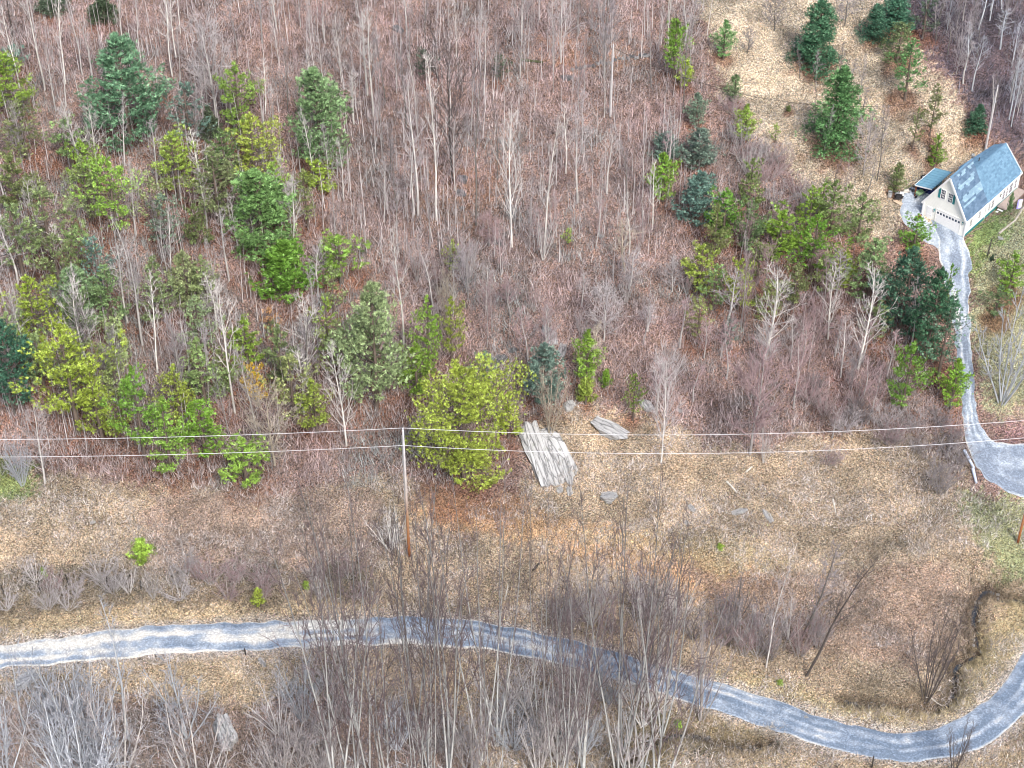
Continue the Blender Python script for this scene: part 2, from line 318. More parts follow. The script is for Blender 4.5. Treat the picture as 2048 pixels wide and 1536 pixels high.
# ------------------------------------------------------------------ ground zones
Z_LIT, Z_MEADOW, Z_FIELD, Z_RUST_SHADE, Z_LAWN, Z_DARKW, Z_PINK, Z_BANK = (0.222, 0.158, 0.132), (0.385, 0.33, 0.245), (0.325, 0.268, 0.19), (0.17, 0.085, 0.055), (0.20, 0.235, 0.12), (0.12, 0.095, 0.10), (0.22, 0.125, 0.13), (0.15, 0.13, 0.095)
zones = [
 ([(-300,940),(200,950),(560,985),(830,950),(1000,1010),(1060,940),(1060,840),(1180,800),(1330,850),(1500,910),(1620,850),(1740,770),(1800,860),(1920,880),(1960,1000),(2300,1010),(2300,1900),(-300,1900)], Z_FIELD, 0.9),
 ([(1390,-200),(1690,-200),(1830,90),(1960,270),(1990,300),(1900,440),(1800,450),(1790,480),(1680,480),(1610,380),(1540,300),(1450,190),(1400,60)], Z_MEADOW, 1.0),
 ([(1690,-200),(2600,-200),(2600,340),(2040,300),(1980,270),(1900,150),(1800,40)], Z_DARKW, 1.0),
 ([(300,985),(760,980),(800,1110),(640,1180),(280,1150)], (0.26, 0.195, 0.165), 0.6),
 ([(-200,1140),(300,1135),(700,1125),(760,1190),(600,1215),(250,1215),(-200,1240)], Z_BANK, 0.8),
 ([(-200,1235),(250,1215),(600,1215),(760,1200),(740,1240),(-200,1300)], (0.35, 0.29, 0.19), 0.8),
 ([(860,990),(1060,1005),(1300,1060),(1480,1130),(1560,1190),(1400,1205),(1180,1110),(1000,1075),(840,1030)], (0.42, 0.28, 0.16), 0.8),
 ([(1350,1130),(1600,1160),(1900,1120),(1960,1180),(1940,1300),(1840,1330),(1600,1310),(1450,1230)], (0.28, 0.21, 0.165), 0.7),
 ([(1100,1050),(1500,1070),(1600,1150),(1350,1130)], (0.40, 0.33, 0.2), 0.6),
 ([(1420,1330),(1700,1420),(1880,1425),(1960,1330),(2010,1200),(2100,1200),(2080,1330),(1900,1450),(1700,1460),(1400,1370)], (0.38, 0.32, 0.19), 0.8),
 ([(1940,470),(2010,410),(2300,380),(2300,860),(1990,830),(1950,700)], (0.27, 0.28, 0.17), 0.9),
 ([(1935,470),(2000,420),(2040,440),(1970,520),(1950,560)], (0.15, 0.22, 0.07), 0.8),
 ([(1975,810),(2300,780),(2300,890),(2000,885)], (0.24, 0.15, 0.15), 0.6),
 ([(1925,960),(1960,985),(2010,1000),(2300,1000),(2300,1150),(1990,1150),(1940,1040)], (0.22, 0.25, 0.13), 0.8),
 ([(1560,790),(1700,720),(1800,860),(1920,890),(1930,980),(1860,900),(1700,850),(1620,880)], (0.17, 0.10, 0.085), 0.7),
 ([(-200,1345),(420,1320),(700,1305),(760,1370),(420,1400),(200,1370),(-200,1375)], (0.35, 0.29, 0.20), 0.8),
 ([(-200,1400),(420,1400),(900,1400),(1000,1700),(-200,1700)], (0.2, 0.145, 0.13), 0.7),
 ([(1280,1400),(1540,1470),(1560,1510),(1400,1500),(1300,1560),(1240,1500)], (0.2, 0.17, 0.1), 0.7),
 ([(1480,1500),(1800,1540),(2300,1480),(2300,1700),(1400,1700)], (0.36, 0.29, 0.19), 0.7),
 ([(-60,930),(70,930),(60,1000),(-60,1010)], (0.12, 0.2, 0.05), 0.7),
 ([(1080,60),(1200,70),(1300,130),(1200,150),(1120,130)], (0.34, 0.2, 0.13), 0.7),
 ([(820,340),(1010,330),(1000,470),(840,460)], (0.26, 0.155, 0.10), 0.6),
]
needle_shade_beds = []                     # x, y, radius of rusty needle litter and painted shade, filled from the evergreens
def ground_tint(X, Y):
    Z = hgt(X, Y); px, py, _ = proj(X, Y, Z)
    wx = 26 * vnoise(X / 4.0 + 11, Y / 4.0) + 14 * vnoise(X / 1.2, Y / 1.2 + 4); wy = 26 * vnoise(X / 4.0, Y / 4.0 + 31) + 14 * vnoise(X / 1.2 + 9, Y / 1.2)
    q_ = np.random.default_rng(5); px = px + wx * 1.3 + q_.normal(0, 11, len(X)); py = py + wy * 1.3 + q_.normal(0, 9, len(X))
    c = np.tile(np.array(Z_LIT), (len(X), 1))
    for poly, col, k in zones:
        m = inside(px, py, poly); c[m] = c[m] * (1 - k) + np.array(col) * k
    for (x, y, r) in needle_shade_beds:
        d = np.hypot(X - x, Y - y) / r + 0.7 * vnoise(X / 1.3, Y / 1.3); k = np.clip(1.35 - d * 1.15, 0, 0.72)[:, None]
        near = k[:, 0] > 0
        c[near] = c[near] * (1 - k[near]) + np.array(Z_RUST_SHADE) * k[near]  # litter brown, darkened further to stand for shade under the crowns
    mot = vnoise(X / 5 + 20, Y / 5 + 3)[:, None]; mot2 = vnoise(X / 1.9 + 2, Y / 1.9 + 33)[:, None]
    c = c * (1 + 0.5 * mot + 0.35 * mot2) * np.array([1.0, 1.0, 1.0]) + mot * np.array([[0.02, 0.0, -0.01]])
    # road shoulders and stream bed
    near = (Y < 170) | (X > 40)
    dr = np.full(len(X), 9.0); dr[near] = dist_poly(X[near], Y[near], _road_c) - _road_w + 0.8 * vnoise(X[near], Y[near])
    k = np.clip(1 - dr / 0.9, 0, 1)[:, None] * 0.75; c = c * (1 - k) + np.array([[0.36, 0.33, 0.29]]) * k
    for l in creeks:
        d = np.full(len(X), 9.0); d[near] = dist_poly(X[near], Y[near], l); k = np.clip(1.15 - d, 0, 1)[:, None] * 0.9
        c = c * (1 - k) + np.array([[0.07, 0.055, 0.045]]) * k
    return np.clip(c, 0.01, 0.9)

# ------------------------------------------------------------------ evergreens
def unit(v): return v / (np.linalg.norm(v, axis=-1, keepdims=True) + 1e-9)
def conifer(seed, H, Rd, cb, style, dens=1.0):
    r = np.random.default_rng(seed); tk = Geo(); cr = Geo()
    wob = np.cumsum(r.normal(0, 0.012 * H / 6, (9, 2)), axis=0); wob[0] = 0
    tz = np.linspace(0, H * 0.97, 9); tp = np.c_[wob, tz]
    tr = np.linspace(0.022 * H ** 0.75 + 0.07, 0.02, 9)
    tk.tube(tp, tr, 6, 0.4)
    def tat(z): return np.array([np.interp(z, tz, wob[:, 0]), np.interp(z, tz, wob[:, 1]), z])
    nb = {'white': 62, 'virginia': 46, 'spruce': 85, 'juniper': 60, 'dead': 40}[style]; nb = int(nb * (H / 11) ** 0.7 * (0.7 + 0.3 * dens))
    ph = r.random(4) * 6.28
    cen, dr = [], []
    for i in range(nb):
        t = (i + r.random()) / nb; t = t ** (0.85 if style != 'virginia' else 1.0)
        z = H * (cb + (0.985 - cb) * t); az = i * 2.4 + r.normal(0, 0.5)
        if style == 'white': prof = (min(1.0, 0.62 + t * 1.3)) * (1 - t ** 1.7) ** 0.85 + 0.05; up = 0.05 + 0.75 * t
        elif style == 'virginia': prof = (min(1.0, 0.5 + t * 1.5)) * (1 - t ** 1.45) ** 0.8 + 0.05; up = 0.2 + 0.55 * t
        elif style == 'spruce': prof = (1 - t) ** 0.7 * 1.02 + 0.06; up = -0.12 + 0.6 * t
        else: prof = (min(1.0, 0.75 + t)) * (1 - t ** 2.2) ** 0.9 + 0.04; up = 0.5 + 0.5 * t
        la = 0.25 if style in ('white', 'spruce', 'juniper') else 0.38
        lump = 1 + la * math.sin(az * 2 + ph[0] + t * 7) + (la - .06) * math.sin(az * 3 + ph[1] - t * 11)
        L = Rd * prof * lump * r.uniform(0.72, 1.12) * (1.0 if style != 'virginia' else r.choice([0.6, 1.0, 1.15]))
        d = np.array([math.cos(az), math.sin(az), up]); d /= np.linalg.norm(d)
        A = tat(z); n = 5; s = np.linspace(0, 1, n)[:, None]
        bp = A + d * L * s + np.array([0, 0, 1]) * (0.12 * L * s ** 2 if style != 'spruce' else 0.05 * L * s ** 2) + np.c_[np.zeros((1, 3)).repeat(n, 0)] + r.normal(0, 0.04 * L, (n, 3)) * s
        tk.tube(bp, np.linspace(0.018 + 0.011 * L, 0.008, n), 3, 0.35)
        k = int({'white': 34, 'virginia': 42, 'spruce': 26, 'juniper': 34, 'dead': 12}[style] * dens * max(0.25, L / Rd) * (Rd / 2.6) ** 1.15) + 3
        u = r.uniform(0.12 if style in ('spruce', 'juniper') else 0.3, 1.03, k) ** 0.8
        base = np.stack([np.interp(u, s[:, 0], bp[:, q]) for q in range(3)], 1)
        sp = L * (0.24 if style != 'virginia' else 0.19) * (0.35 + 0.65 * np.sin(np.clip(u, 0, 1) * 2.6))
        side = np.array([-math.sin(az), math.cos(az), 0.0])
        c = base + side * (r.normal(0, 1, k) * sp)[:, None] + np.array([0, 0, 1.0]) * (r.normal(0.1, 0.45, k) * sp * 0.6)[:, None]
        cen.append(c); dr.append(np.tile(d, (k, 1)) + side * r.normal(0, 0.5, k)[:, None])
        if style == 'virginia' and k > 6:
            for q in range(0, k, 5): tk.cones(base[q:q + 1], c[q:q + 1], 0.014, 0.35)
    c = np.concatenate(cen); d = np.concatenate(dr); n = len(c)
    # tuft: K blades
    K = {'white': 10, 'virginia': 11, 'spruce': 8, 'juniper': 8, 'dead': 5}[style]
    ln = {'white': 0.25, 'virginia': 0.19, 'spruce': 0.23, 'juniper': 0.19, 'dead': 0.25}[style]
    d = unit(d + np.array([0, 0, 0.55])); C0 = np.repeat(c, K, 0)
    D = unit(np.repeat(d, K, 0) * 0.8 + r.normal(0, 0.62, (n * K, 3))); LL = r.uniform(0.6, 1.25, (n * K, 1)) * ln
    st = C0 - D * LL * 0.35 + r.normal(0, 0.05, (n * K, 3))
    wv = unit(np.cross(D, r.normal(0, 1, (n * K, 3)))) * {'virginia': 0.021, 'white': 0.027}.get(style, 0.025)
    V = np.stack([st - wv, st + wv, st + D * LL * 1.35], 1).reshape(-1, 3)
    lf = np.array([math.sin(a[0] * 1.7 + ph[2]) * math.sin(a[1] * 1.5 + ph[3]) * math.sin(a[2] * 1.3) for a in c])
    tn = np.clip(0.42 + 0.2 * lf + r.normal(0, 0.27, n), 0, 1)
    tn = np.repeat(tn, K) + r.normal(0, 0.08, n * K)
    cr.add(V, np.arange(n * K * 3).reshape(-1, 3), np.repeat(np.clip(tn, 0, 1), 3))
    return tk, cr
EV = {}
def ev_proto(key, seed, H, Rd, cb, style, dens):
    tk, cr = conifer(seed, H, Rd, cb, style, dens)
    EV.setdefault(key, []).append((H, Rd, tk.mesh(style + '_trunk', M_bark), cr.mesh(style + '_crown', M_needle)))
for i, (H, Rd, cb, dn) in enumerate([(13, 3.4, 0.05, 1.3), (12, 3.2, 0.08, 1.2), (9, 2.5, 0.04, 1.3), (14, 3.6, 0.1, 1.1)]): ev_proto('W', 10 + i, H, Rd, cb, 'white', dn)
for i, (H, Rd, cb, dn) in enumerate([(12, 3.0, 0.12, 1.0), (11, 2.8, 0.18, 0.85), (12, 2.6, 0.15, 0.95), (8, 2.2, 0.08, 1.05), (13, 3.2, 0.22, 0.8)]): ev_proto('V', 30 + i, H, Rd, cb, 'virginia', dn)
for i, (H, Rd, cb, dn) in enumerate([(11, 2.7, 0.04, 2.0), (9, 2.3, 0.04, 2.0), (12, 2.9, 0.06, 1.8)]): ev_proto('S', 50 + i, H, Rd, cb, 'spruce', dn)
for i, (H, Rd, cb, dn) in enumerate([(8, 1.8, 0.06, 1.15), (9, 2.0, 0.15, 1.0), (3.2, 0.95, 0.04, 1.4), (2.0, 0.7, 0.03, 1.8)]): ev_proto('B', 70 + i, H, Rd, cb, 'juniper', dn)
for i, (H, Rd, cb, dn) in enumerate([(10, 2.2, 0.2, 0.5), (8, 2.0, 0.2, 0.55)]): ev_proto('L', 90 + i, H, Rd, cb, 'virginia', dn)    # loose, half bare
ev_proto('H', 99, 15.5, 6.2, 0.03, 'virginia', 1.45)
COL = {'W': (0.22, 0.37, 0.19), 'G': (0.16, 0.33, 0.11), 'V': (0.33, 0.47, 0.075), 'v': (0.25, 0.34, 0.13), 'B': (0.22, 0.40, 0.05), 'S': (0.075, 0.20, 0.12), 'D': (0.09, 0.14, 0.09),
       'Y': (0.9, 0.55, 0.05), 'P': (0.36, 0.46, 0.20), 'O': (0.17, 0.24, 0.09), 'R': (0.55, 0.3, 0.15), 'T': (0.18, 0.29, 0.22)}
evc = [0]
def evergreen(kind, col, x, yt, yb, w, label, name='pine_tree', cat='tree', group='evergreens on the slope', bed=True):
    base_y = yb - 0.22 * w; hp = base_y - yt
    bx = 1024 + (x - 1024) * (1 - 0.5 * hp / (5190 - base_y))
    X, Y, Z, s, cp = P(bx, base_y); Ht = hp / (s * cp); Rt = w / 2 / s
    pr = EV[kind]; i = min(range(len(pr)), key=lambda q: abs(math.log(Ht / pr[q][0])) + 0.5 * abs(math.log((Rt / Ht) / (pr[q][1] / pr[q][0]))) + 0.35 * random.random())
    H, Rd, mt, mc = pr[i]
    o = empty(name, (X, Y, Z - 0.1), label, cat, group, random.uniform(0, 6.28))
    sx = Rt / (Rd * 0.88); o.scale = (sx, sx, Ht / H)
    t = link('trunk', mt, o); c = link('crown', mc, o)
    j = lambda: random.uniform(0.85, 1.18)
    k = COL[col]; g = j(); c.color = (k[0] * g * j(), k[1] * g, k[2] * g * j(), 1); t.color = (0.16, 0.125, 0.105, 1)
    if bed: needle_shade_beds.append((X, Y - 0.3, max(0.8, Rt * 1.15)))
    return o
random.seed(3)
trees = [
('W','W',245,78,312,142,'large blue-green pine with pale tips standing alone at upper left'),
('W','W',636,142,352,124,'tall pale-tipped blue-green pine right of the upper left woods'),
('V','V',635,320,395,70,'small yellow-green pine at the foot of the tall pale-tipped pine'),
('W','G',520,345,545,150,'broad full green pine in the middle of the left woods'),
('W','B',568,485,615,115,'bright green pine just below the broad full green pine',),
('V','V',350,268,420,105,'yellow-green pine with a flat loose top, left woods'),
('V','V',503,230,385,105,'yellow-green pine with a pointed top above the broad green pine'),
('V','v',430,300,470,100,'dull green open pine wedged between two yellow-green pines'),
('V','V',225,315,500,105,'bright yellow-green pine below the large pine at upper left'),
('L','O',45,205,340,105,'dark olive loose pine near the left edge, uppermost of its clump'),
('L','v',135,240,350,95,'thin grey-green pine right of the dark olive one at the left edge'),
('V','O',28,310,440,100,'dark green ragged pine at the left edge with an orange dead twig'),
('L','v',95,380,570,130,'pale open pine behind the bright yellow pine at left'),
('L','v',160,450,580,85,'thin pale green pine in the left woods beside bare trunks'),
('S','D',205,-12,52,56,'small dark evergreen at the top edge behind pale trunks'),
('S','D',105,-15,30,66,'dark evergreen cut by the top edge near the left corner'),
('S','D',418,212,282,44,'small dark evergreen half hidden by grey twigs'),
('L','T',330,150,205,36,'tiny grey-green evergreen right of the large upper left pine'),
('L','T',25,90,160,70,'faint grey-green evergreen in the upper left corner woods'),
('V','V',62,555,710,108,'bright yellow pine at the left edge over a dark blue-green one'),
('W','S',14,640,838,108,'dark blue-green pine cut by the left edge'),
('V','V',135,655,900,150,'big yellow-green pine right of the dark pine at the left edge'),
('V','V',192,740,905,105,'open yellow-green pine leaning out over the brush at left'),
('W','P',155,535,670,92,'soft pale green pine above the big yellow-green one at left'),
('W','P',371,505,630,66,'narrow soft green pine beside tall pale trunks'),
('V','B',275,740,950,100,'light green pine left of the bright one near the power line'),
('V','V',330,800,965,100,'low yellow-green pine whose foot reaches the power line'),
('V','B',403,800,940,105,'vivid green pine crossed by the power line, left of the pole'),
('V','V',488,878,992,100,'lowest yellow-green pine at the edge of the brown slope'),
('V','V',492,640,760,80,'green pine behind the orange-yellow one'),
('V','Y',506,726,812,52,'small pine with orange-yellow dying needles'),
('L','R',540,615,680,46,'reddish half dead little pine above the orange-yellow one'),
('V','v',560,655,790,84,'dull green pine right of the orange-yellow one'),
('V','V',630,760,885,80,'drooping yellow-green pine over the rusty needle bed'),
('L','V',655,595,740,60,'thin yellow-green pine left of the big pale plumed pine'),
('W','P',745,578,848,132,'big pale plumed pine above the utility pole'),
('V','B',832,690,808,80,'green bushy pine right of the big pale plumed pine'),
('V','V',856,595,752,56,'left one of two narrow yellow-green pines side by side'),
('V','V',902,596,738,54,'right one of two narrow yellow-green pines side by side'),
('H','V',925,742,1008,216,'huge bright yellow-green pine right of the utility pole'),
('V','V',1017,785,890,56,'young yellow pine touching the right side of the huge one'),
('W','T',1088,690,830,88,'dense blue-green pine above the long grey slab rock'),
('L','T',970,700,790,60,'grey half bare evergreen between the huge pine and the dark flat rocks'),
('B','B',1174,660,778,56,'bright green narrow juniper right of the blue-green pine'),
('B','V',1172,755,816,42,'small yellow-green juniper under the bright narrow one'),
('B','B',1212,738,782,26,'tiny green juniper right of the narrow ones'),
('L','B',1268,748,850,42,'thin green-topped sapling pine above the long boulder'),
('L','V',680,470,590,112,'very thin pale yellow pine in the middle woods'),
('L','v',612,340,470,60,'thin green pine right of the broad full green pine'),
('L','V',905,478,560,40,'wispy yellow-green pine among grey twigs mid slope'),
('L','V',1135,455,495,26,'wispy green sprig tree on the open leaf slope'),
('L','D',850,98,172,52,'grey-green evergreen faint behind bare trunks near the top'),
('L','D',1002,108,172,42,'second faint evergreen near the top, beside the fallen log'),
('B','B',1350,40,170,58,'tall bright green evergreen at the top of the meadow edge'),
('B','V',1372,120,182,38,'yellow-green low evergreen leaning on the tall bright one'),
('B','G',1450,40,128,44,'dark green cone evergreen in the upper meadow'),
('B','O',1470,148,214,36,'small olive evergreen on the upper meadow edge'),
('B','T',1395,185,262,46,'blue-green evergreen below the tall bright one'),
('B','V',1491,208,294,44,'small evergreen with a yellowish right side'),
('W','T',1401,258,348,70,'round blue-green pine, upper one of three along the meadow edge'),
('W','T',1335,265,330,58,'blue-grey pine top behind the vivid green one'),
('B','B',1328,305,415,60,'vivid green evergreen in front of the blue-grey pine'),
('W','T',1398,345,462,86,'round blue-green pine, lower one along the meadow edge'),
('L','B',1552,244,290,24,'tiny thin evergreen in the pale meadow'),
('B','O',1578,210,226,12,'knee-high cedar seedling in the pale meadow'),
('S','S',1639,2,155,92,'tall dark spruce high in the meadow'),
('S','G',1680,138,322,106,'large dark green spruce standing in the middle of the meadow'),
('S','S',1752,8,92,56,'dark teal spruce at the top of the right wood edge'),
('S','S',1795,-20,70,70,'dark spruce cut by the top edge at right'),
('L','D',1852,-10,90,60,'dim green evergreen at the top of the right woods'),
('V','O',1800,45,140,70,'green open pine below the dark teal spruce at right'),
('V','G',1818,85,218,72,'full green pine on the right wood edge'),
('V','O',1868,168,282,44,'thin olive pine above the house on the meadow'),
('L','O',1832,215,305,34,'thin leaning evergreen left of the olive pine'),
('V','B',1873,270,345,42,'small green pine directly behind the lean-to roof'),
('S','S',1956,208,275,42,'small dark spruce beside the pole above the house'),
('B','O',1795,325,395,40,'soft green juniper left of the gravel pad'),
('L','B',1645,366,440,46,'green-topped young pine low in the meadow'),
('V','v',1502,318,430,58,'grey-green open pine right of the round blue-green pines'),
('V','B',1450,380,495,80,'light green pine below the round blue-green pines'),
('V','v',1500,400,520,70,'faded green pine between the light green and the vivid pines'),
('V','B',1562,424,540,112,'vivid green spreading pine, left one of the pair mid right'),
('V','B',1628,430,570,96,'vivid green spreading pine, right one of the pair mid right'),
('V','V',1402,490,600,78,'yellow-tipped pine at the left end of the mid right clump'),
('L','v',1398,590,700,60,'olive sparse pine under the yellow-tipped one'),
('V','v',1745,478,610,100,'grey-green wide pine between the vivid pair and the teal spruces'),
('V','V',1690,500,590,50,'thin yellow-green pine beside a white branched tree'),
('V','B',1832,430,520,66,'bright green pine just below the gravel pad'),
('W','S',1815,498,692,106,'dark teal dense spruce beside the driveway, tallest of its group'),
('W','S',1868,540,745,92,'teal spruce right of the tallest one, beside the driveway'),
('L','T',1890,610,770,80,'grey-teal sparse spruce hanging over the driveway'),
('V','B',1815,688,842,76,'bright yellow-green pine left of the driveway'),
('B','B',1911,718,830,58,'bright green cedar touching the driveway edge'),
('L','B',1897,528,630,42,'thin green spruce at the left edge of the driveway'),
('V','B',2025,508,600,62,'dark green pine on the right lawn'),
('L','O',1996,570,650,70,'olive scrubby pine below the dark green one on the lawn'),
('L','T',1462,635,710,40,'small blue-green pine among bare twigs mid right'),
('L','v',1755,600,700,70,'faint green shrubby pine behind the white branched tree'),
]
for k, c, x, a, b, w, lab in trees:
    nm = {'S': 'spruce_tree', 'B': 'juniper_tree'}.get(k, 'pine_tree')
    if yb_small := (b - a < 60): nm = 'young_' + nm
    evergreen(k, c, x, a, b, w, lab, nm)
for x, a, b, w, lab in [(283,1082,1134,52,'yellow-green shrub alone on the brown slope at lower left'), (516,1175,1218,28,'small bright yellow-green shrub just above the road'),
                       (612,1162,1182,14,'tiny yellow-green shrub in the dark bank brush'), (87,1135,1158,13,'tiny yellow shrub by the old fence post'), (1440,1088,1100,16,'tiny dark green shrub on the orange bank'),
                       (1985,508,524,9,'knee-high dark shrub on the right lawn'), (1357,1440,1458,14,'bright green tuft of leaves by the stream'), (1560,1360,1372,14,'tiny green shrub below the leaning tree')]:
    evergreen('B', 'V' if a != 508 else 'D', x, a, b, w, lab, 'evergreen_shrub', 'shrub', 'small green shrubs', False)
evergreen('B', 'G', 2022, 384, 428, 12, 'narrow pointed arborvitae beside the deck steps', 'arborvitae', 'shrub', None, False)

# ------------------------------------------------------------------ bare trees
def bare(seed, H, style):
    r = np.random.default_rng(seed); tk = Geo(); br = Geo()
    def path(A, d, L, n, up, wob):
        p = [np.array(A, float)]; d = np.array(d, float)
        for i in range(n):
            d = d + np.array([0, 0, up]) + r.normal(0, wob, 3); d /= np.linalg.norm(d); p.append(p[-1] + d * L / n)
        return np.array(p)
    spec = {'pole': dict(st=1, t0=0.32, n1=18, l1=0.19, tilt=0.75, up=0.16, n2=5, n3=3, r=0.0085),
            'round': dict(st=1, t0=0.12, n1=26, l1=0.42, tilt=0.85, up=0.1, n2=8, n3=4, r=0.011),
            'white': dict(st=1, t0=0.16, n1=26, l1=0.32, tilt=0.85, up=0.12, n2=6, n3=3, r=0.0105),
            'vase': dict(st=8, t0=0.2, n1=7, l1=0.3, tilt=0.5, up=0.12, n2=4, n3=2, r=0.0075),
            'bush': dict(st=18, t0=0.1, n1=6, l1=0.36, tilt=0.85, up=0.03, n2=3, n3=2, r=0.006),
            'alder': dict(st=3, t0=0.22, n1=12, l1=0.26, tilt=0.6, up=0.12, n2=5, n3=2, r=0.0052)}[style]
    TA, TB = [], []
    for s in range(spec['st']):
        if spec['st'] == 1: d0 = [r.normal(0, .03), r.normal(0, .03), 1]
        else:
            az = s * 2.4 + r.normal(0, .4); sp = {'vase': 0.42, 'bush': 0.75, 'alder': 0.3}[style] * r.uniform(.4, 1.1); d0 = [math.cos(az) * sp, math.sin(az) * sp, 1]
        HS = H * (1 if spec['st'] == 1 else r.uniform(.72, 1.02)); tp = path((0, 0, 0) if spec['st'] == 1 else (d0[0] * .5, d0[1] * .5, 0), d0, HS, 10, 0.02 if spec['st'] > 1 else 0.05, 0.035)
        r0 = spec['r'] * H * (1 if spec['st'] == 1 else 0.8); tr = r0 * (1 - np.linspace(0, 1, 11)) ** 0.8 + 0.012
        tk.tube(tp, tr, 5, 0.6 if style != 'alder' else np.repeat(np.linspace(1.0, -.25, 11), 5))
        for i in range(spec['n1']):
            t = spec['t0'] + (0.98 - spec['t0']) * (i + r.random()) / spec['n1']; q = t * 10; k = min(int(q), 9); A = tp[k] + (tp[k + 1] - tp[k]) * (q - k)
            az = i * 2.4 + r.normal(0, .5); td = unit(tp[k + 1] - tp[k]); tl = spec['tilt'] * r.uniform(.7, 1.2)
            d = td * math.cos(tl) + np.array([math.cos(az), math.sin(az), 0]) * math.sin(tl)
            prof = (1 - ((t - spec['t0']) / (1 - spec['t0'])) ** 1.6) * 0.85 + 0.15
            if style == 'round': prof = math.sin(min(1, (t - spec['t0']) / (1 - spec['t0']) + .25) * 2.6) * 0.9 + 0.15
            L = HS * spec['l1'] * max(prof, .12) * r.uniform(.65, 1.15)
            bp = path(A, d, L, 5, spec['up'], 0.09); ra = max(0.02, np.interp(t * 10, range(11), tr) * 0.5)
            br.tube(bp, np.linspace(min(ra, .07), 0.011, 6), 3, float(r.uniform(.4, .8)))
            for j in range(spec['n2']):
                u = r.uniform(.2, 1.0); q2 = u * 5; k2 = min(int(q2), 4); B = bp[k2] + (bp[k2 + 1] - bp[k2]) * (q2 - k2)
                dd = unit(bp[k2 + 1] - bp[k2]) + r.normal(0, .55, 3) + np.array([0, 0, .15]); L2 = L * r.uniform(.25, .55) * (1.1 - u * .5) + .25
                b2 = path(B, unit(dd), L2, 2, .08, .12); br.tube(b2, [0.02, 0.015, 0.008], 3, float(r.uniform(.3, .8)))
                n3 = spec['n3']; u3 = r.uniform(.25, 1, n3); a3 = b2[0] + (b2[2] - b2[0]) * u3[:, None] * .95
                d3 = unit(unit(b2[2] - b2[0]) + r.normal(0, .5, (n3, 3)) + [0, 0, .12]); TA.append(a3); TB.append(a3 + d3 * r.uniform(.25, .8, (n3, 1)) * (0.5 + L2 * .35))
    A = np.concatenate(TA); B = np.concatenate(TB); br.cones(A, B, 0.0125, r.uniform(.2, .9, len(A)))
    V = np.concatenate(br.V); rr = float(np.percentile(np.hypot(V[:, 0], V[:, 1]), 93))
    return H, rr, tk.mesh(style + '_trunk', M_bark), br.mesh(style + '_branches', M_bark)
BR = {}
for st, hs in (('pole', (13, 14, 11, 15, 12)), ('round', (8, 9, 6.5)), ('white', (13, 12)), ('vase', (7, 9)), ('bush', (4.5, 5.5, 6)), ('alder', (20, 17, 22))):
    for i, H in enumerate(hs): BR.setdefault(st, []).append(bare(200 + 17 * i + sum(map(ord, st)), H, st))
TON = {'p': ((0.50, 0.48, 0.46), (0.40, 0.37, 0.37)), 'w': ((0.62, 0.60, 0.56), (0.55, 0.52, 0.5)), 'g': ((0.3, 0.28, 0.27), (0.33, 0.30, 0.31)), 'd': ((0.07, 0.06, 0.055), (0.10, 0.085, 0.085)), 'k': ((0.13, 0.12, 0.11), (0.24, 0.22, 0.23)),
       'r': ((0.36, 0.34, 0.33), (0.33, 0.24, 0.245)), 'b': ((0.46, 0.49, 0.52), (0.38, 0.40, 0.44)), 'a': ((0.36, 0.37, 0.36), (0.14, 0.11, 0.115)), 't': ((0.4, 0.35, 0.28), (0.42, 0.37, 0.3))}
def bare_tree(style, x, yt, yb, w, ton, label, group='leafless trees of the hillside', lean=None, name='bare_tree', cat='tree'):
    X, Y, Z, s, cp = P(x, yb); Ht = (yb - yt) / (s * cp); Rt = w / 2 / s
    pr = BR[style]; H, rr, mt, mb = pr[random.randrange(len(pr))]
    o = empty(name, (X, Y, Z - 0.15), label, cat, group, random.uniform(0, 6.28))
    sx = min(max(Rt / rr, 0.3), 2.2); o.scale = (sx, sx, Ht / H)
    if lean: o.rotation_mode = 'XYZ'; o.rotation_euler = (0, math.atan(lean), random.choice([0.0, 0.2, -0.2]))
    t = link('trunk', mt, o); b = link('branches', mb, o); g = random.uniform(.8, 1.2); a, c = TON[ton]
    t.color = (*[v * g for v in a], 1); b.color = (*[v * g for v in c], 1)
    return o
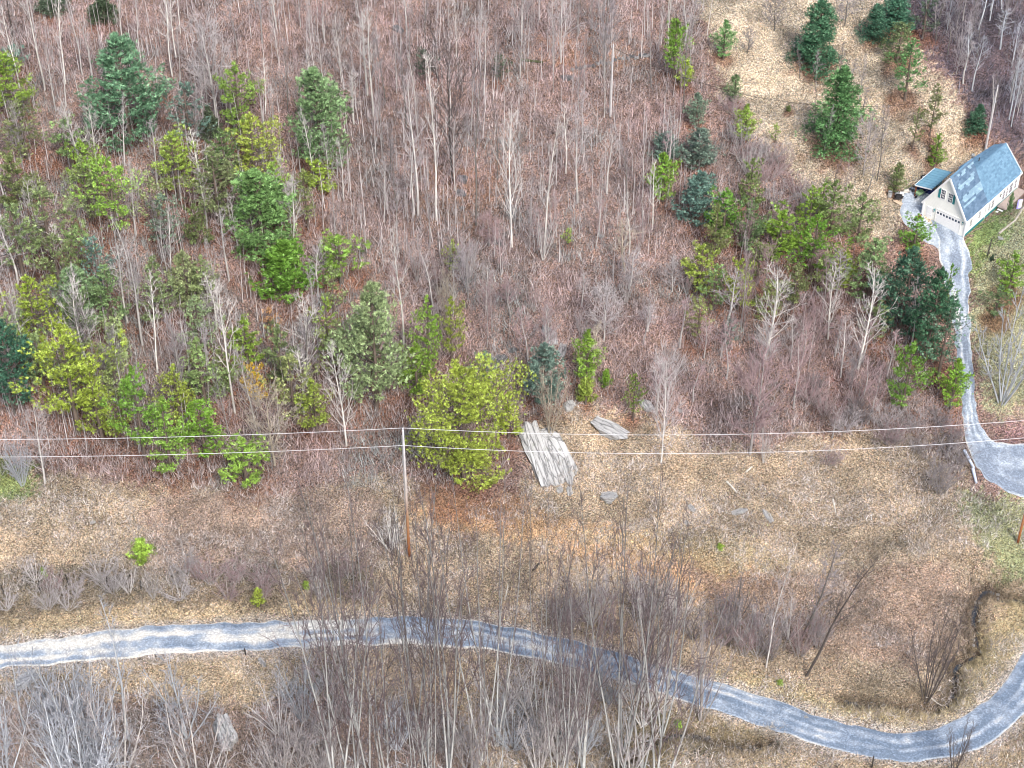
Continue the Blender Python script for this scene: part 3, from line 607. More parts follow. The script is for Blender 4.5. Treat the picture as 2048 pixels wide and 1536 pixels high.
for a in [
('pole',90,-40,180,50,'w','tall pale trunk at the far upper left'),('pole',131,-30,168,44,'w','pale trunk right of the far upper left one'),('pole',112,95,222,40,'p','pale trunk below the far upper left pair'),
('pole',165,-20,150,46,'p','grey trunk left of the small dark evergreen at the top'),('pole',345,-30,152,40,'w','pale trunk top edge above the tiny grey-green evergreen'),('pole',28,-20,105,40,'d','dark trunk in the upper left corner'),
('round',432,60,235,140,'p','wide shrubby pale tree between the two big upper left pines'),('pole',165,200,360,52,'w','white trunk left of the yellow-green pine'),
('white',172,570,725,90,'w','white branching tree inside the left woods'),('pole',255,490,645,50,'w','tall white trunk in the middle of the left woods'),('pole',315,560,745,56,'w','white trunk right of a white pair in the left woods'),('pole',285,480,690,50,'p','pale thin trunk between two white ones in the left woods'),
('pole',470,570,825,56,'w','leaning white trunk left of the orange-yellow pine'),('pole',345,420,595,50,'p','double pale trunk beside the narrow soft green pine'),('white',614,585,772,78,'w','white tree with even side branches above the rusty slope'),
('white',693,690,892,70,'w','white slim tree with its foot just above the power line'),('white',90,815,966,76,'p','pale tree at lower left crossed by both power lines'),('bush',45,862,968,72,'b','rounded blue-grey shrub at lower left'),
('round',550,800,930,124,'t','wide round pale shrub tree behind the power lines left of the pole'),('pole',807,470,690,50,'w','tall white trunk right of the big pale plumed pine'),('pole',866,500,612,44,'p','white trunk above the two narrow pines'),
('pole',735,30,190,44,'w','left trunk of the white pair near the top'),('pole',747,30,232,40,'w','right trunk of the white pair near the top'),('pole',873,120,440,52,'w','tallest thin white trunk on the upper slope'),('pole',836,170,430,60,'p','leaning pale trunk left of the tallest thin white one'),
('round',905,120,366,96,'d','dark forked tree above the grey rocks on the upper slope'),('pole',952,110,450,64,'k','grey crooked tree right of the dark forked one'),('white',1024,235,494,62,'w','bright white trunk rising above the small dark rock mid slope'),('pole',1087,240,512,56,'w','white forked trunk right of the bright white one'),
('pole',1155,230,405,56,'p','pale forked tree below the pole on the upper slope'),('round',1040,-20,155,64,'p','pale broom-shaped tree near the top centre'),('round',1122,-20,125,66,'p','pale broom-shaped tree left of the upper pole'),('round',1208,-10,130,80,'k','dark forked tree beside the upper pole'),
('vase',1100,735,870,72,'t','pale many-stemmed tree growing above the long slab rock'),('round',1208,585,680,76,'p','pale rounded shrub tree on the middle slope'),('round',1322,735,925,74,'p','tall pale grey tree right of the long boulder'),('round',1500,728,908,118,'r','rounded pinkish tree with a dark foot, lower right slope'),
('vase',1527,850,925,44,'p','small pale tree right of the rounded pinkish one'),('white',1530,535,722,96,'w','white crooked tree with long limbs at mid right'),('white',1716,535,738,80,'w','white upswept tree at mid right'),('white',1656,540,678,60,'w','thin white tree between the crooked one and the upswept one'),
('pole',1482,480,665,40,'p','slim pale tree left of the white crooked one'),('pole',1450,540,662,60,'p','pale thin tree below the light green pine'),('pole',1822,560,690,40,'p','thin pale tree in front of the teal spruce'),('white',1725,715,800,60,'r','small pinkish bare tree below the white upswept one'),
('vase',2004,605,804,140,'b','big many-stemmed grey shrub tree on the right lawn'),('bush',1880,885,985,96,'g','grey round shrub left of the pale pipes'),('round',1548,-15,62,56,'k','grey tree with a dark foot at the top of the meadow'),('round',1690,-30,52,60,'k','dark leaning tree at the top of the meadow'),('round',1495,60,108,30,'k','tiny crooked tree in the upper meadow'),
('round',1727,255,352,58,'g','round grey tree right of the large meadow spruce'),('pole',1754,215,362,34,'k','thin dark tree beside the round grey one in the meadow'),('pole',1736,200,300,30,'k','thin dark tree right of the large meadow spruce'),('round',1690,330,400,30,'r','tiny reddish tree below the large meadow spruce'),
('vase',1300,1140,1402,130,'p','grey spreading tree standing at the lower road edge'),('vase',1402,1245,1440,96,'g','brushy forked shrub on the lower road edge'),('pole',1532,1120,1335,54,'p','thin pale sapling left of the leaning dark trunk'),
('vase',1455,1185,1292,56,'k','small dark sapling in the brush above the road bend'),('vase',1852,1225,1402,98,'d','dark many-stemmed bush standing by the stream'),('vase',1908,1440,1550,60,'d','dark thin sapling in front of the road bend'),('pole',258,1240,1480,90,'b','grey-blue sapling rising over the left road'),('vase',375,1095,1150,70,'p','pale dead bush on the brown slope by the old fence'),
('vase',780,1030,1100,90,'w','pale dead branchy bush left of the utility pole foot'),('bush',1790,850,885,50,'g','low grey bush on the straw slope at right'),('bush',1660,885,930,60,'r','low brown bush on the straw slope'),('pole',50,1300,1460,60,'b','blue-grey sapling beside the pale boulder at lower left')]:
    style, x, yt, yb, w, ton, lab = a
    bare_tree(style, x, yt, yb, w, ton, lab, 'shrubby leafless trees' if style in ('vase', 'bush') else 'leafless trees of the hillside', name='bare_shrub' if style == 'bush' else 'bare_tree', cat='shrub' if style == 'bush' else 'tree')
bare_tree('pole', 1612, 1108, 1352, 80, 'd', 'dark mossy tree leaning right above the road bend', lean=0.30)
bare_tree('pole', 1597, 1085, 1292, 56, 'k', 'thin tree leaning right behind the dark mossy one', lean=0.16)
LAND = [(245,190,'the large upper left pine'),(636,250,'the tall pale-tipped pine'),(520,450,'the broad full green pine'),(503,320,'the pointed yellow-green pine'),(350,360,'the flat-topped pine'),(225,410,'the bright left woods pine'),(62,630,'the bright yellow edge pine'),(20,760,'the dark left edge pine'),(371,580,'the narrow soft green pine'),(506,770,'the orange-yellow pine'),(745,720,'the big plumed pine'),(880,680,'the twin narrow pines'),(925,900,'the huge yellow-green pine'),(1088,770,'the blue-green pine by the slab'),(1174,740,'the bright narrow juniper'),(812,1060,'the tall utility pole'),(1221,200,'the upper utility pole'),(1065,122,'the mossy log'),(925,370,'the dark broken rocks'),(1024,440,'the bright white trunk'),(873,380,'the tallest thin white trunk'),(1350,130,'the tall bright evergreen'),(1401,320,'the round blue-green pines'),(1680,280,'the large meadow spruce'),(1639,110,'the highest meadow spruce'),(1818,180,'the full wood-edge pine'),(1956,255,'the small spruce above the house'),(1925,430,'the cream house'),(1595,520,'the vivid pine pair'),(1402,560,'the yellow-tipped pine'),(1530,680,'the white crooked tree'),(1716,700,'the white upswept tree'),(1840,640,'the teal spruces'),(1815,800,'the bright driveway pine'),(1500,880,'the rounded pinkish tree'),(1220,860,'the long grey boulder'),(1322,890,'the tall pale grey tree'),(1208,660,'the pale rounded shrub tree'),(283,1115,'the yellow-green slope shrub'),(516,1200,'the bright roadside shrub'),(1612,1330,'the leaning dark tree'),(1852,1380,'the dark streamside bush'),(55,1365,'the big pale left boulder'),(455,1475,'the tall angular boulder'),(1300,1390,'the grey roadside tree'),(1402,1430,'the forked roadside shrub'),(403,890,'the vivid power line pine'),(172,700,'the white branching left tree'),(1203,472,'the lone white stone'),(1135,480,'the wispy green sprig'),(1000,487,'the dark mid-slope rock'),(1548,50,'the grey meadow-top tree'),(1130,150,'the dark round rock'),(797,60,'the dark rock near the top'),(418,260,'the small dark evergreen'),(850,140,'the faint grey-green evergreen'),(1372,170,'the leaning yellow-green evergreen'),(1797,380,'the soft green juniper'),(95,470,'the pale open left pine'),(45,280,'the dark olive left pine'),(680,540,'the very thin yellow pine'),(640,1262,'the left end of the thicket'),(1230,1330,'the road emerging from the thicket'),(950,1250,'the road behind the thicket'),(1090,930,'the big slab outcrop'),(1218,992,'the three-sided rock')]
USED = set()
TONEW = {'p': 'pale', 'w': 'white', 'g': 'grey', 'd': 'dark', 'k': 'dark grey', 'r': 'reddish', 'b': 'blue-grey', 'a': 'grey-stemmed', 't': 'tan'}
def single(x, y, hpx, ton, what):
    c = sorted(LAND, key=lambda l: math.hypot(l[0] - x, l[1] - y))
    def dr(l):
        dx, dy = x - l[0], y - l[1]
        if abs(dx) > 2.2 * abs(dy): return 'right of' if dx > 0 else 'left of'
        if abs(dy) > 2.2 * abs(dx): return 'below' if dy > 0 else 'above'
        return ('lower right of' if dx > 0 else 'lower left of') if dy > 0 else ('upper right of' if dx > 0 else 'upper left of')
    size = 'tall' if hpx > 145 else 'small' if hpx < 80 else 'slim'
    for i, j in ((0, 0), (0, 1), (0, 2), (1, 2), (0, 3), (1, 3), (2, 3), (0, 4), (1, 4)):
        s = f'{TONEW[ton]} {size} {what} {dr(c[i])} {c[i][2]}'
        if i != j: s = f'{TONEW[ton]} {what} {dr(c[i])} {c[i][2]}, {dr(c[j])} {c[j][2][4:]}'
        if s not in USED and len(s.split()) <= 16: USED.add(s); return s
    return f'{TONEW[ton]} {what} {dr(c[0])} {c[0][2]}'
def fill(n, poly, style, hr, wr, tones, label, group, mind=14, name='bare_tree', cat='tree'):
    xs = [p[0] for p in poly]; ys = [p[1] for p in poly]; got = []; tries = 0
    while len(got) < n and tries < n * 60:
        tries += 1; x = random.uniform(min(xs), max(xs)); y = random.uniform(min(ys), max(ys))
        if not inside(np.array([x]), np.array([y]), poly)[0] or any(math.hypot(x - a, y - b) < mind for a, b in got): continue
        got.append((x, y)); s = 0.78 + 0.22 * (y / 900)
        hpx = random.uniform(*hr) * s; tn = random.choice(tones)
        bare_tree(random.choice(style), x, y - hpx, y, random.uniform(*wr) * s, tn, single(x, y, hpx, tn, label), group, name=name, cat=cat)
def fill_ev(n, poly, kinds, hr, wr, what, group, mind):
    xs = [p[0] for p in poly]; ys = [p[1] for p in poly]; got = [(t[2], t[4] - 20) for t in trees]; m = 0; tries = 0
    while m < n and tries < 4000:
        tries += 1; x = random.uniform(min(xs), max(xs)); y = random.uniform(min(ys), max(ys))
        if not inside(np.array([x]), np.array([y]), poly)[0] or any(math.hypot(x - a, (y - b) * .7) < mind for a, b in got): continue
        got.append((x, y)); m += 1; h = random.uniform(*hr); kd, cl = random.choice(kinds)
        w_ = {'V': 'yellow-green', 'v': 'grey-green', 'O': 'olive', 'P': 'pale green', 'T': 'bluish'}[cl]
        evergreen(kd, cl, x, y - h, y, random.uniform(*wr) * h, single(x, y, h, 'p', what).replace('pale', w_, 1), 'pine_tree', 'tree', group)
fill_ev(30, [(0,230),(560,260),(720,560),(760,860),(560,930),(0,900)], [('V','V'),('V','v'),('L','v'),('L','P'),('V','O'),('V','V'),('L','T'),('V','P')], (95, 165), (.5, .68), 'loose pine', 'pines filling the left woods', 44)
fill_ev(10, [(1380,440),(1720,480),(1780,640),(1420,660)], [('V','v'),('L','v'),('V','V')], (70, 120), (.5, .68), 'loose pine', 'pines filling the mid right clump', 44)
fill(96, [(0,60),(1380,40),(1400,300),(1330,520),(640,520),(600,300),(0,230)], ['pole','pole','white','pole'], (120, 200), (30, 50), 'pppwggkr', 'leafless tree', 'bare woods of the upper slope', 22)
fill(40, [(640,500),(1380,480),(1440,900),(1250,830),(1040,770),(900,700)], ['pole','round','vase','white'], (60, 130), (36, 70), 'pgrrrt', 'leafless tree', 'bare saplings of the middle slope', 20)
fill(48, [(0,330),(600,330),(760,900),(0,910)], ['pole','white','pole'], (110, 180), (40, 66), 'ppwgk', 'leafless tree', 'bare trees between the left pines', 22)
fill(40, [(1780,-10),(2060,-10),(2060,300),(1985,250),(1880,110)], ['pole','pole','round'], (90, 150), (30, 50), 'kkgbp', 'leafless tree', 'bare woods behind the house', 14)
fill(22, [(1400,500),(1760,560),(1800,880),(1640,880),(1420,860)], ['pole','round','white'], (70, 150), (40, 70), 'pgrr', 'leafless tree', 'bare trees below the mid right pines', 24)
fill(16, [(1420,180),(1540,300),(1620,400),(1690,470),(1560,440),(1480,330)], ['bush','bush','vase'], (42, 78), (56, 90), 'rrgp', 'bare bush', 'bare bushes along the meadow edge', 22, 'bare_shrub', 'shrub')
fill(12, [(1560,60),(1700,120),(1800,260),(1770,420),(1640,380),(1560,200)], ['pole'], (70, 120), (20, 30), 'kkg', 'bare sapling', 'spindly saplings in the meadow', 26)
fill(24, [(640,1420),(1330,1450),(1330,1680),(640,1680)], ['alder'], (330, 480), (100, 165), 'aaaaaa', 'thicket tree', 'foreground thicket', 38, 'thicket_tree')
fill(9, [(-20,1460),(400,1440),(430,1640),(-20,1660)], ['bush','vase'], (120, 190), (120, 180), 'bbbp', 'tangled shrub', 'blue-grey shrubs in the lower left corner', 45, 'bare_shrub', 'shrub')
fill(26, [(560,1370),(640,1360),(980,1400),(1290,1400),(1310,1560),(500,1600)], ['bush','vase'], (60, 120), (70, 120), 'gbpp', 'low shrub', 'low shrubs of the foreground thicket', 40, 'bare_shrub', 'shrub')
fill(22, [(1130,1190),(1300,1210),(1640,1270),(1640,1330),(1400,1320),(1230,1290),(1120,1265)], ['bush','vase','vase'], (50, 95), (50, 84), 'krgp', 'scrubby shrub', 'scrub above the road bend', 22, 'bare_shrub', 'shrub')
fill(22, [(-10,1160),(700,1150),(720,1200),(-10,1225)], ['bush','vase'], (30, 50), (40, 80), 'gppr', 'bramble bush', 'brambles along the bank', 24, 'bare_shrub', 'shrub')
fill(14, [(1560,760),(1900,850),(1930,930),(1800,900),(1650,880)], ['bush'], (36, 60), (50, 80), 'rrkg', 'bare bush', 'reddish bushes at the straw slope', 26, 'bare_shrub', 'shrub')
# ------------------------------------------------------------------ the ground sheet
def spaced(lo, hi, step, far):
    a = [lo]; s = step
    while a[0] > -far: s *= 1.35; a.insert(0, a[0] - s)
    mid = list(np.arange(lo + step, hi, step)); b = [hi]; s = step
    while b[-1] < far: s *= 1.35; b.append(b[-1] + s)
    return np.array(a + mid + b)
gx = spaced(-82, 82, 0.36, 1500); gy = spaced(112, 266, 0.36, 1500)
GX, GY = np.meshgrid(gx, gy, indexing='ij')
GZ = h_full(GX, GY); far = GY > 300; GZ = np.where(far, np.minimum(GZ, 40 + (GY - 300) * 0.12), GZ)
nx, ny = GX.shape; idx = np.arange(nx * ny).reshape(nx, ny)
Fq = np.stack([idx[:-1, :-1], idx[1:, :-1], idx[1:, 1:], idx[:-1, 1:]], -1).reshape(-1, 4)
XX, YY = GX.ravel(), GY.ravel()
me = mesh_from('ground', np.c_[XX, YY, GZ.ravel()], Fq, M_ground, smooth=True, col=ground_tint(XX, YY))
tag(link('ground', me), kind='structure')
def strip(name, L, Rr, mat, lift=0.06, k=13, crown=0.0, tracks=True, rag=0.25):
    n = len(L); t = np.linspace(0, 1, k)
    rg = np.array([rag * vnoise(i * 0.4, 3.0) * 2 for i in range(n)]); rg2 = np.array([rag * vnoise(i * 0.4, 43.0) * 2 for i in range(n)])
    d = unit(Rr - L); L2 = L + d * rg[:, None]; R2 = Rr + d * rg2[:, None]
    p = L2[:, None] * (1 - t)[None, :, None] + R2[:, None] * t[None, :, None]
    X, Y = p[..., 0].ravel(), p[..., 1].ravel()
    T = np.tile(t, n); edge = np.minimum(T, 1 - T)
    Z = h_low(X, Y) + lift + crown * np.sin(T * math.pi) - np.where(edge < 0.001, 0.18, 0.0) + 0.04 * vnoise(X * 1.5, Y * 1.5)
    tone = np.full(len(X), 0.5)
    if tracks:
        tone = 0.34 + (0.2 + 0.25 * vnoise(X / 9 + 3, Y / 9)) * (np.exp(-((T - 0.3 - .06 * vnoise(X / 4, Y / 4)) / 0.1) ** 2) + np.exp(-((T - 0.72) / 0.11) ** 2)) + 0.42 * (edge < 0.07) + 0.75 * vnoise(T * 8, np.repeat(np.arange(n), k) / 16) + 0.3 * vnoise(X / 2.2, Y / 2.2) + 0.25 * vnoise(X / .7, Y / .7) + np.clip((-X + 5) / 90, -.12, .2)
    i = np.arange(n * k).reshape(n, k); F = np.stack([i[:-1, :-1], i[:-1, 1:], i[1:, 1:], i[1:, :-1]], -1).reshape(-1, 4)
    return tag(link(name, mesh_from(name, np.c_[X, Y, Z], F[:, ::-1], mat, tone=tone, smooth=True)), kind='structure')
strip('gravel_road', road_up, road_lo, M_road, 0.07, 25, 0.12)
strip('driveway', drive_l, drive_r, M_drive, 0.07, 25, 0.05)
strip('gravel_pad', pad_l, pad_r, M_drive, 0.064, 13, 0.0, False)
for l in creeks:
    n = len(l); t = np.gradient(l, axis=0); nn = unit(np.c_[-t[:, 1], t[:, 0]]) * (0.3 + 0.25 * vnoise(np.arange(n) * .3, 2.0))[:, None]
    A, B = l - nn, l + nn; z = hgt(l[:, 0], l[:, 1]) + 0.0 + 0.42 * vnoise(np.arange(n) * .4, 8.0)
    V = np.r_[np.c_[A, z], np.c_[B, z]]; i = np.arange(n - 1)
    tag(link('stream_water', mesh_from('stream_water', V, np.stack([i, i + 1, i + 1 + n, i + n], 1), M_water)), kind='structure')

# ------------------------------------------------------------------ uncountable cover: leaves, straw, brush
r = np.random.default_rng(99)
def scatter(n, polys=None, pad=40, avoid=0.3):
    px = r.uniform(-pad, 2048 + pad, n); py = r.uniform(-60, 1620, n)
    if polys is not None:
        m = np.zeros(n, bool)
        for p in polys: m |= inside(px + r.normal(0, 12, n), py + r.normal(0, 12, n), p)
        px, py = px[m], py[m]
    X, Y, _ = unproj(px, py, hgt)
    m = (dist_poly(X, Y, _road_c) - _road_w > avoid) & ~inside(X, Y, _drive_poly) & ~inside(X, Y, _pad_poly) & ~inside(X, Y, _hc)
    return X[m], Y[m]
def blades(X, Y, K, ln, wd, spread, col, name, label, cat, mat, up=1.0, lift=0.0, jit=0.25):
    n = len(X); Z = hgt(X, Y); c = np.repeat(np.c_[X, Y, Z + lift], K, 0); N = n * K
    L = r.uniform(*ln, (N, 1)) * np.repeat(r.uniform(.7, 1.3, (n, 1)), K, 0)
    D = unit(np.c_[r.normal(0, spread, (N, 2)), np.full(N, up)]); c = c + np.c_[r.normal(0, jit, (N, 2)), np.zeros(N)]
    w = unit(np.cross(D, r.normal(0, 1, (N, 3)))) * (np.asarray(wd) / 2)
    V = np.stack([c - w, c + w, c + D * L], 1).reshape(-1, 3)
    cc = np.repeat(np.repeat(col, K, 0), 3, 0) * np.repeat(r.uniform(.55, 1.5, (N, 1)), 3, 0)
    return tag(link(name, mesh_from(name, V, np.arange(N * 3).reshape(-1, 3), mat, col=np.clip(cc, 0, 1))), label, cat, kind='stuff')
# fallen leaves
X, Y = scatter(230000); n = len(X); Z = hgt(X, Y) + r.uniform(0.02, 0.09, n)
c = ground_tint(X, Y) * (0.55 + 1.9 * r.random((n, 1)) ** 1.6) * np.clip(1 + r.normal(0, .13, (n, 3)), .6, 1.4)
a = r.uniform(0, 6.28, n); s = r.uniform(0.03, 0.075, n); tl = r.normal(0, .5, (n, 2))
e1 = np.c_[np.cos(a), np.sin(a), tl[:, 0]] * s[:, None]; e2 = np.c_[-np.sin(a), np.cos(a), tl[:, 1]] * s[:, None] * .7; P0 = np.c_[X, Y, Z]
V = np.stack([P0 - e1, P0 - e2, P0 + e1, P0 + e2], 1).reshape(-1, 3)
tag(link('leaf_litter', mesh_from('leaf_litter', V, np.arange(n * 4).reshape(-1, 4), M_leaf, col=np.repeat(np.clip(c, 0, .85), 4, 0))), 'brown and tan fallen leaves and straw bits covering the ground', 'leaf litter', kind='stuff')
# straw tufts in the field and meadow
field = [zones[0][0], zones[1][0], zones[10][0]]
X, Y = scatter(110000, field, avoid=0.1); blades(X, Y, 5, (.2, .6), .045, .6, ground_tint(X, Y) * 1.3, 'dry_grass', 'pale dry grass tufts over the field and the upper meadow', 'dry grass', M_tint)
# undergrowth twigs in the woods
woods = [[(-40,-60),(1400,-60),(1420,200),(1560,330),(1700,480),(1800,600),(1900,860),(1620,860),(1500,910),(1330,850),(1180,800),(1060,840),(1000,960),(560,980),(-40,940)]]
X, Y = scatter(56000, woods); k = len(X); base = np.array([.40, .365, .365]) * r.uniform(.4, 1.5, (k, 1)) * np.clip(1 + .5 * vnoise(X / 6, Y / 6)[:, None] * np.array([[1, .2, .2]]), .5, 1.5)
blades(X, Y, 7, (.6, 2.0), .042, .36, base, 'undergrowth', 'thin grey and pinkish saplings and twigs filling the bare woods', 'undergrowth', M_tint, jit=.35)
SX, SY = scatter(3000, [[(-40,-60),(1400,-60),(1400,300),(1330,560),(640,540),(600,900),(-40,900)]]); k = len(SX)
g = Geo()
for x, y in zip(SX, SY):
    z = float(hgt(x, y)); Hs = r.uniform(3, 8.5); q = r.normal(0, .04, 2); pts = np.array([[x, y, z - .1], [x + q[0] * Hs / 2, y + q[1] * Hs / 2, z + Hs / 2], [x + q[0] * Hs, y + q[1] * Hs, z + Hs]])
    g.tube(pts, [.05 + .004 * Hs, .035, .012], 3, float(r.uniform(.1, .9))); nb_ = 9; t_ = r.uniform(.4, .97, nb_)[:, None]
    A_ = pts[0] + (pts[2] - pts[0]) * t_; g.cones(A_, A_ + np.c_[r.normal(0, .5, (nb_, 2)), r.uniform(.4, 1.3, nb_)] * (1.3 - t_), .014, float(r.uniform(.2, .9)))
so_ = link('sapling_stand', g.mesh('sapling_stand', M_bark)); so_.color = (.5, .47, .47, 1); tag(so_, 'countless thin grey saplings standing between the larger bare trees', 'saplings', kind='stuff')
X, Y = scatter(14000, [[(1690,-60),(2100,-60),(2100,330),(2040,300),(1980,270),(1900,150),(1800,40)]]); k = len(X)
blades(X, Y, 7, (.8, 2.6), .05, .3, np.array([.2, .2, .24]) * r.uniform(.4, 1.5, (k, 1)), 'undergrowth', 'dark bluish twigs of the woods behind the house', 'undergrowth', M_tint, jit=.35)
# brush on the bank, along the stream and below the road
bp = [zones[4][0], [(1120,1190),(1640,1270),(1700,1330),(1640,1350),(1380,1330),(1120,1270)], [(1860,880),(1930,890),(1940,990),(1880,1010),(1840,930)], [(-60,1400),(420,1390),(900,1400),(1300,1400),(1330,1640),(-60,1640)], [(1560,790),(1700,730),(1930,890),(1900,960),(1700,850),(1620,880)],
      [(1480,1180),(1700,1100),(1900,1060),(1960,1190),(1940,1310),(1820,1330),(1620,1300)], [(300,985),(760,980),(800,1110),(640,1180),(280,1150)]]
X, Y = scatter(52000, bp); k = len(X); gt = ground_tint(X, Y)
blades(X, Y, 8, (.3, 1.1), .042, .6, (gt * .7 + np.array([.17, .155, .15])) * r.uniform(.35, 1.5, (k, 1)), 'brush', 'low brown and grey brush on the road bank and stream sides', 'brush', M_tint, jit=.3)
tang = [[(-60,1375),(180,1360),(330,1380),(420,1420),(470,1640),(-60,1640)], [(520,1400),(700,1370),(1000,1420),(1330,1440),(1330,1640),(500,1640)]]
X, Y = scatter(12000, tang); k = len(X)
blades(X, Y, 8, (.7, 2.6), .045, .75, np.array([.46, .48, .52]) * r.uniform(.3, 1.5, (k, 1)), 'brush', 'tangled blue-grey twigs below the road', 'brush', M_tint, jit=.5)
X, Y = scatter(95000, [zones[0][0]]); kk = vnoise(X / 7 + 40, Y / 5) + .5 * vnoise(X / 2.5, Y / 2.5) > -.02; X, Y = X[kk], Y[kk]; k = len(X)
blades(X, Y, 6, (.25, .9), .042, .7, np.array([.56, .52, .51]) * r.uniform(.35, 1.4, (k, 1)), 'brush', 'pale grey dead weed stems standing in the field grass', 'weeds', M_tint, jit=.3)
near_l = np.concatenate([creeks[0][::2], creeks[1][::2]]); q = near_l[r.integers(0, len(near_l), 3800)] + r.normal(0, .95, (3800, 2)); k = len(q); dm = np.min(np.hypot(q[:, None, 0] - near_l[None, :, 0], q[:, None, 1] - near_l[None, :, 1]), 1); q = q[dm > .5]
blades(q[:, 0], q[:, 1], 9, (.3, .95), .05, .8, ground_tint(q[:, 0] + 1.3, q[:, 1]) * 1.15, 'dry_grass', 'dry grass hanging over the stream banks', 'dry grass', M_tint, jit=.15)
X, Y = scatter(30000, [[(1925,465),(2010,415),(2100,400),(2100,870),(1985,850),(1950,700)], [(1925,960),(2100,1000),(2100,1150),(1990,1150),(1940,1040)], [(-60,930),(60,930),(60,1000),(-60,1010)]], avoid=0)
blades(X, Y, 5, (.08, .22), .06, .5, ground_tint(X, Y) * np.array([[1.0, 1.15, .9]]), 'lawn_grass', 'short greenish grass on the lawn right of the driveway', 'grass', M_tint)

# ------------------------------------------------------------------ rocks
def rock_mesh(seed, cuts=10, sub=3, long=False):
    bm = bmesh.new(); bmesh.ops.create_cube(bm, size=1.7); bmesh.ops.subdivide_edges(bm, edges=bm.edges[:], cuts=13, use_grid_fill=True); rr = random.Random(seed); pl = []
    for i in range(cuts):
        n = Vector((rr.gauss(0, 1), rr.gauss(0, 1), rr.gauss(0, .6))).normalized(); pl.append((n, rr.uniform(.66, .98)))
    pl.append((Vector((rr.uniform(-.2, .2), rr.uniform(-.3, .3), 1)).normalized(), .55))
    for v in bm.verts:
        for n, d in pl:
            q = v.co.dot(n) - d
            if q > 0: v.co -= n * q
        x, y, z = v.co; f = lambda s, o: float(vnoise(x * s + seed * 3.1 + o, y * s * 2.2 + z * s + o))
        v.co *= 1 + .2 * f(1.1, 0) + .09 * f(3, 7) + .05 * f(7, 3); v.co.z += .16 * math.floor(3 * (f(1.3, 5) + .5)) / 3
    me = bpy.data.meshes.new('rock'); bm.to_mesh(me); bm.free(); return me
RK = [rock_mesh(s, 9 + s % 4) for s in range(1, 7)]; RKD = [m.copy() for m in RK]
for m in RK: m.materials.append(M_rock)
for m in RKD: m.materials.append(M_rockd)
def rock(x0, y0, x1, y1, w, label, hz=0.5, dark=False, group='rocks on the hillside', name='boulder', cat='rock'):
    X0, Y0, Z0, s, cp = P(x0, y0); X1, Y1, Z1, _, _ = P(x1, y1); A, B = Vector((X0, Y0, Z0)), Vector((X1, Y1, Z1)); d = B - A
    o = link(name, random.choice(RKD if dark else RK)); L = max(d.length, w / s)
    o.location = (A + B) / 2 + Vector((0, 0, hz * .02)); o.scale = (L * .62, w / s * .6, hz)
    o.rotation_euler = (random.uniform(-.15, .15), -math.atan2(d.z, math.hypot(d.x, d.y)) if d.length > 1 else 0, math.atan2(d.y, d.x) if d.length > .3 else random.uniform(0, 3))
    return tag(o, label, cat, group)
rock(1056,850,1098,968,44,'long pale slab rock, leftmost of the big outcrop',.55)
rock(1090,893,1106,948,30,'pale ribbed slab in the middle of the big outcrop',.42)
rock(1120,890,1142,966,22,'narrow pale slab, rightmost of the big outcrop',.5)
rock(1076,862,1124,962,78,'broad low weathered ledge under the pale slabs of the outcrop',.24)
rock(1137,975,1141,992,13,'small pale stone at the foot of the narrow slab',.3)
rock(1116,974,1122,986,13,'small grey stone left of the narrow slab foot',.25)
rock(1188,842,1252,876,38,'long grey boulder right of the big outcrop',.8)
rock(1202,994,1234,996,26,'pale three-sided rock below the outcrop',.75)
rock(1134,804,1144,822,22,'grey pointed rock under the blue-green pine',.5)
rock(1097,655,1103,690,26,'pale rock face behind the blue-green pine',.6)
rock(1128,690,1122,715,18,'narrow pale rock right behind the blue-green pine',.5)
rock(988,725,1012,710,18,'dark flat rock left of the blue-green pine',.45,True)
rock(1018,704,1034,698,12,'smaller dark flat rock beside the dark one',.35,True)
rock(918,352,932,366,22,'grey broken rock below the dark forked tree',.6,True)
rock(912,386,934,388,16,'black undercut rock below the grey broken one',.4,True)
rock(1285,800,1300,822,22,'half hidden grey rock right of the long boulder',.45)
rock(1356,818,1364,826,9,'small pale stone on the slope beside the tall grey tree',.25)
rock(1465,1028,1492,1018,16,'broken pale stones patch on the straw slope',.25)
rock(1530,1020,1542,1044,13,'narrow white stone on the straw slope',.25)
rock(1378,1012,1390,1022,12,'small pale stone left of the broken patch',.25)
rock(1370,1040,1374,1050,9,'pinkish little stone above the orange bank',.25)
rock(30,1372,74,1352,34,'big pale boulder at the lower left beside the road',.8)
rock(440,1440,462,1500,40,'tall angular pale rock in the lower left brush',1.3)
rock(518,1318,532,1334,10,'small pale stone on the straw verge below the road',.25)
rock(788,56,806,64,18,'dark grey rock under the trunks near the top',.5,True)
rock(1126,152,1140,160,18,'dark round rock left of the upper pole',.5,True)
rock(992,484,1010,490,14,'dark rock at the foot of the bright white trunk',.4,True)
rock(1199,472,1206,474,9,'lone white stone on the leaf slope',.3)
rock(920,414,928,418,8,'small rock below the black undercut rock',.25,True)
rock(180,1046,192,1044,8,'small white stone on the brown slope at left',.2)
rock(1408,1270,1416,1274,9,'little stone in the road bend scrub',.2)
for i, x in enumerate(np.arange(1142, 1300, 8.5)):
    y = 137 - 0.18 * (x - 1142) + random.uniform(-3, 3)
    rock(x, y, x + 6, y, random.uniform(6, 10), 'rough stone in the tumbled wall line near the upper pole', .28, i % 3 > 0, 'tumbled stone wall by the upper pole', 'wall_stone', 'stone')
rock(1284,112,1298,112,9,'flat pale stone under the dark wall end',.2)
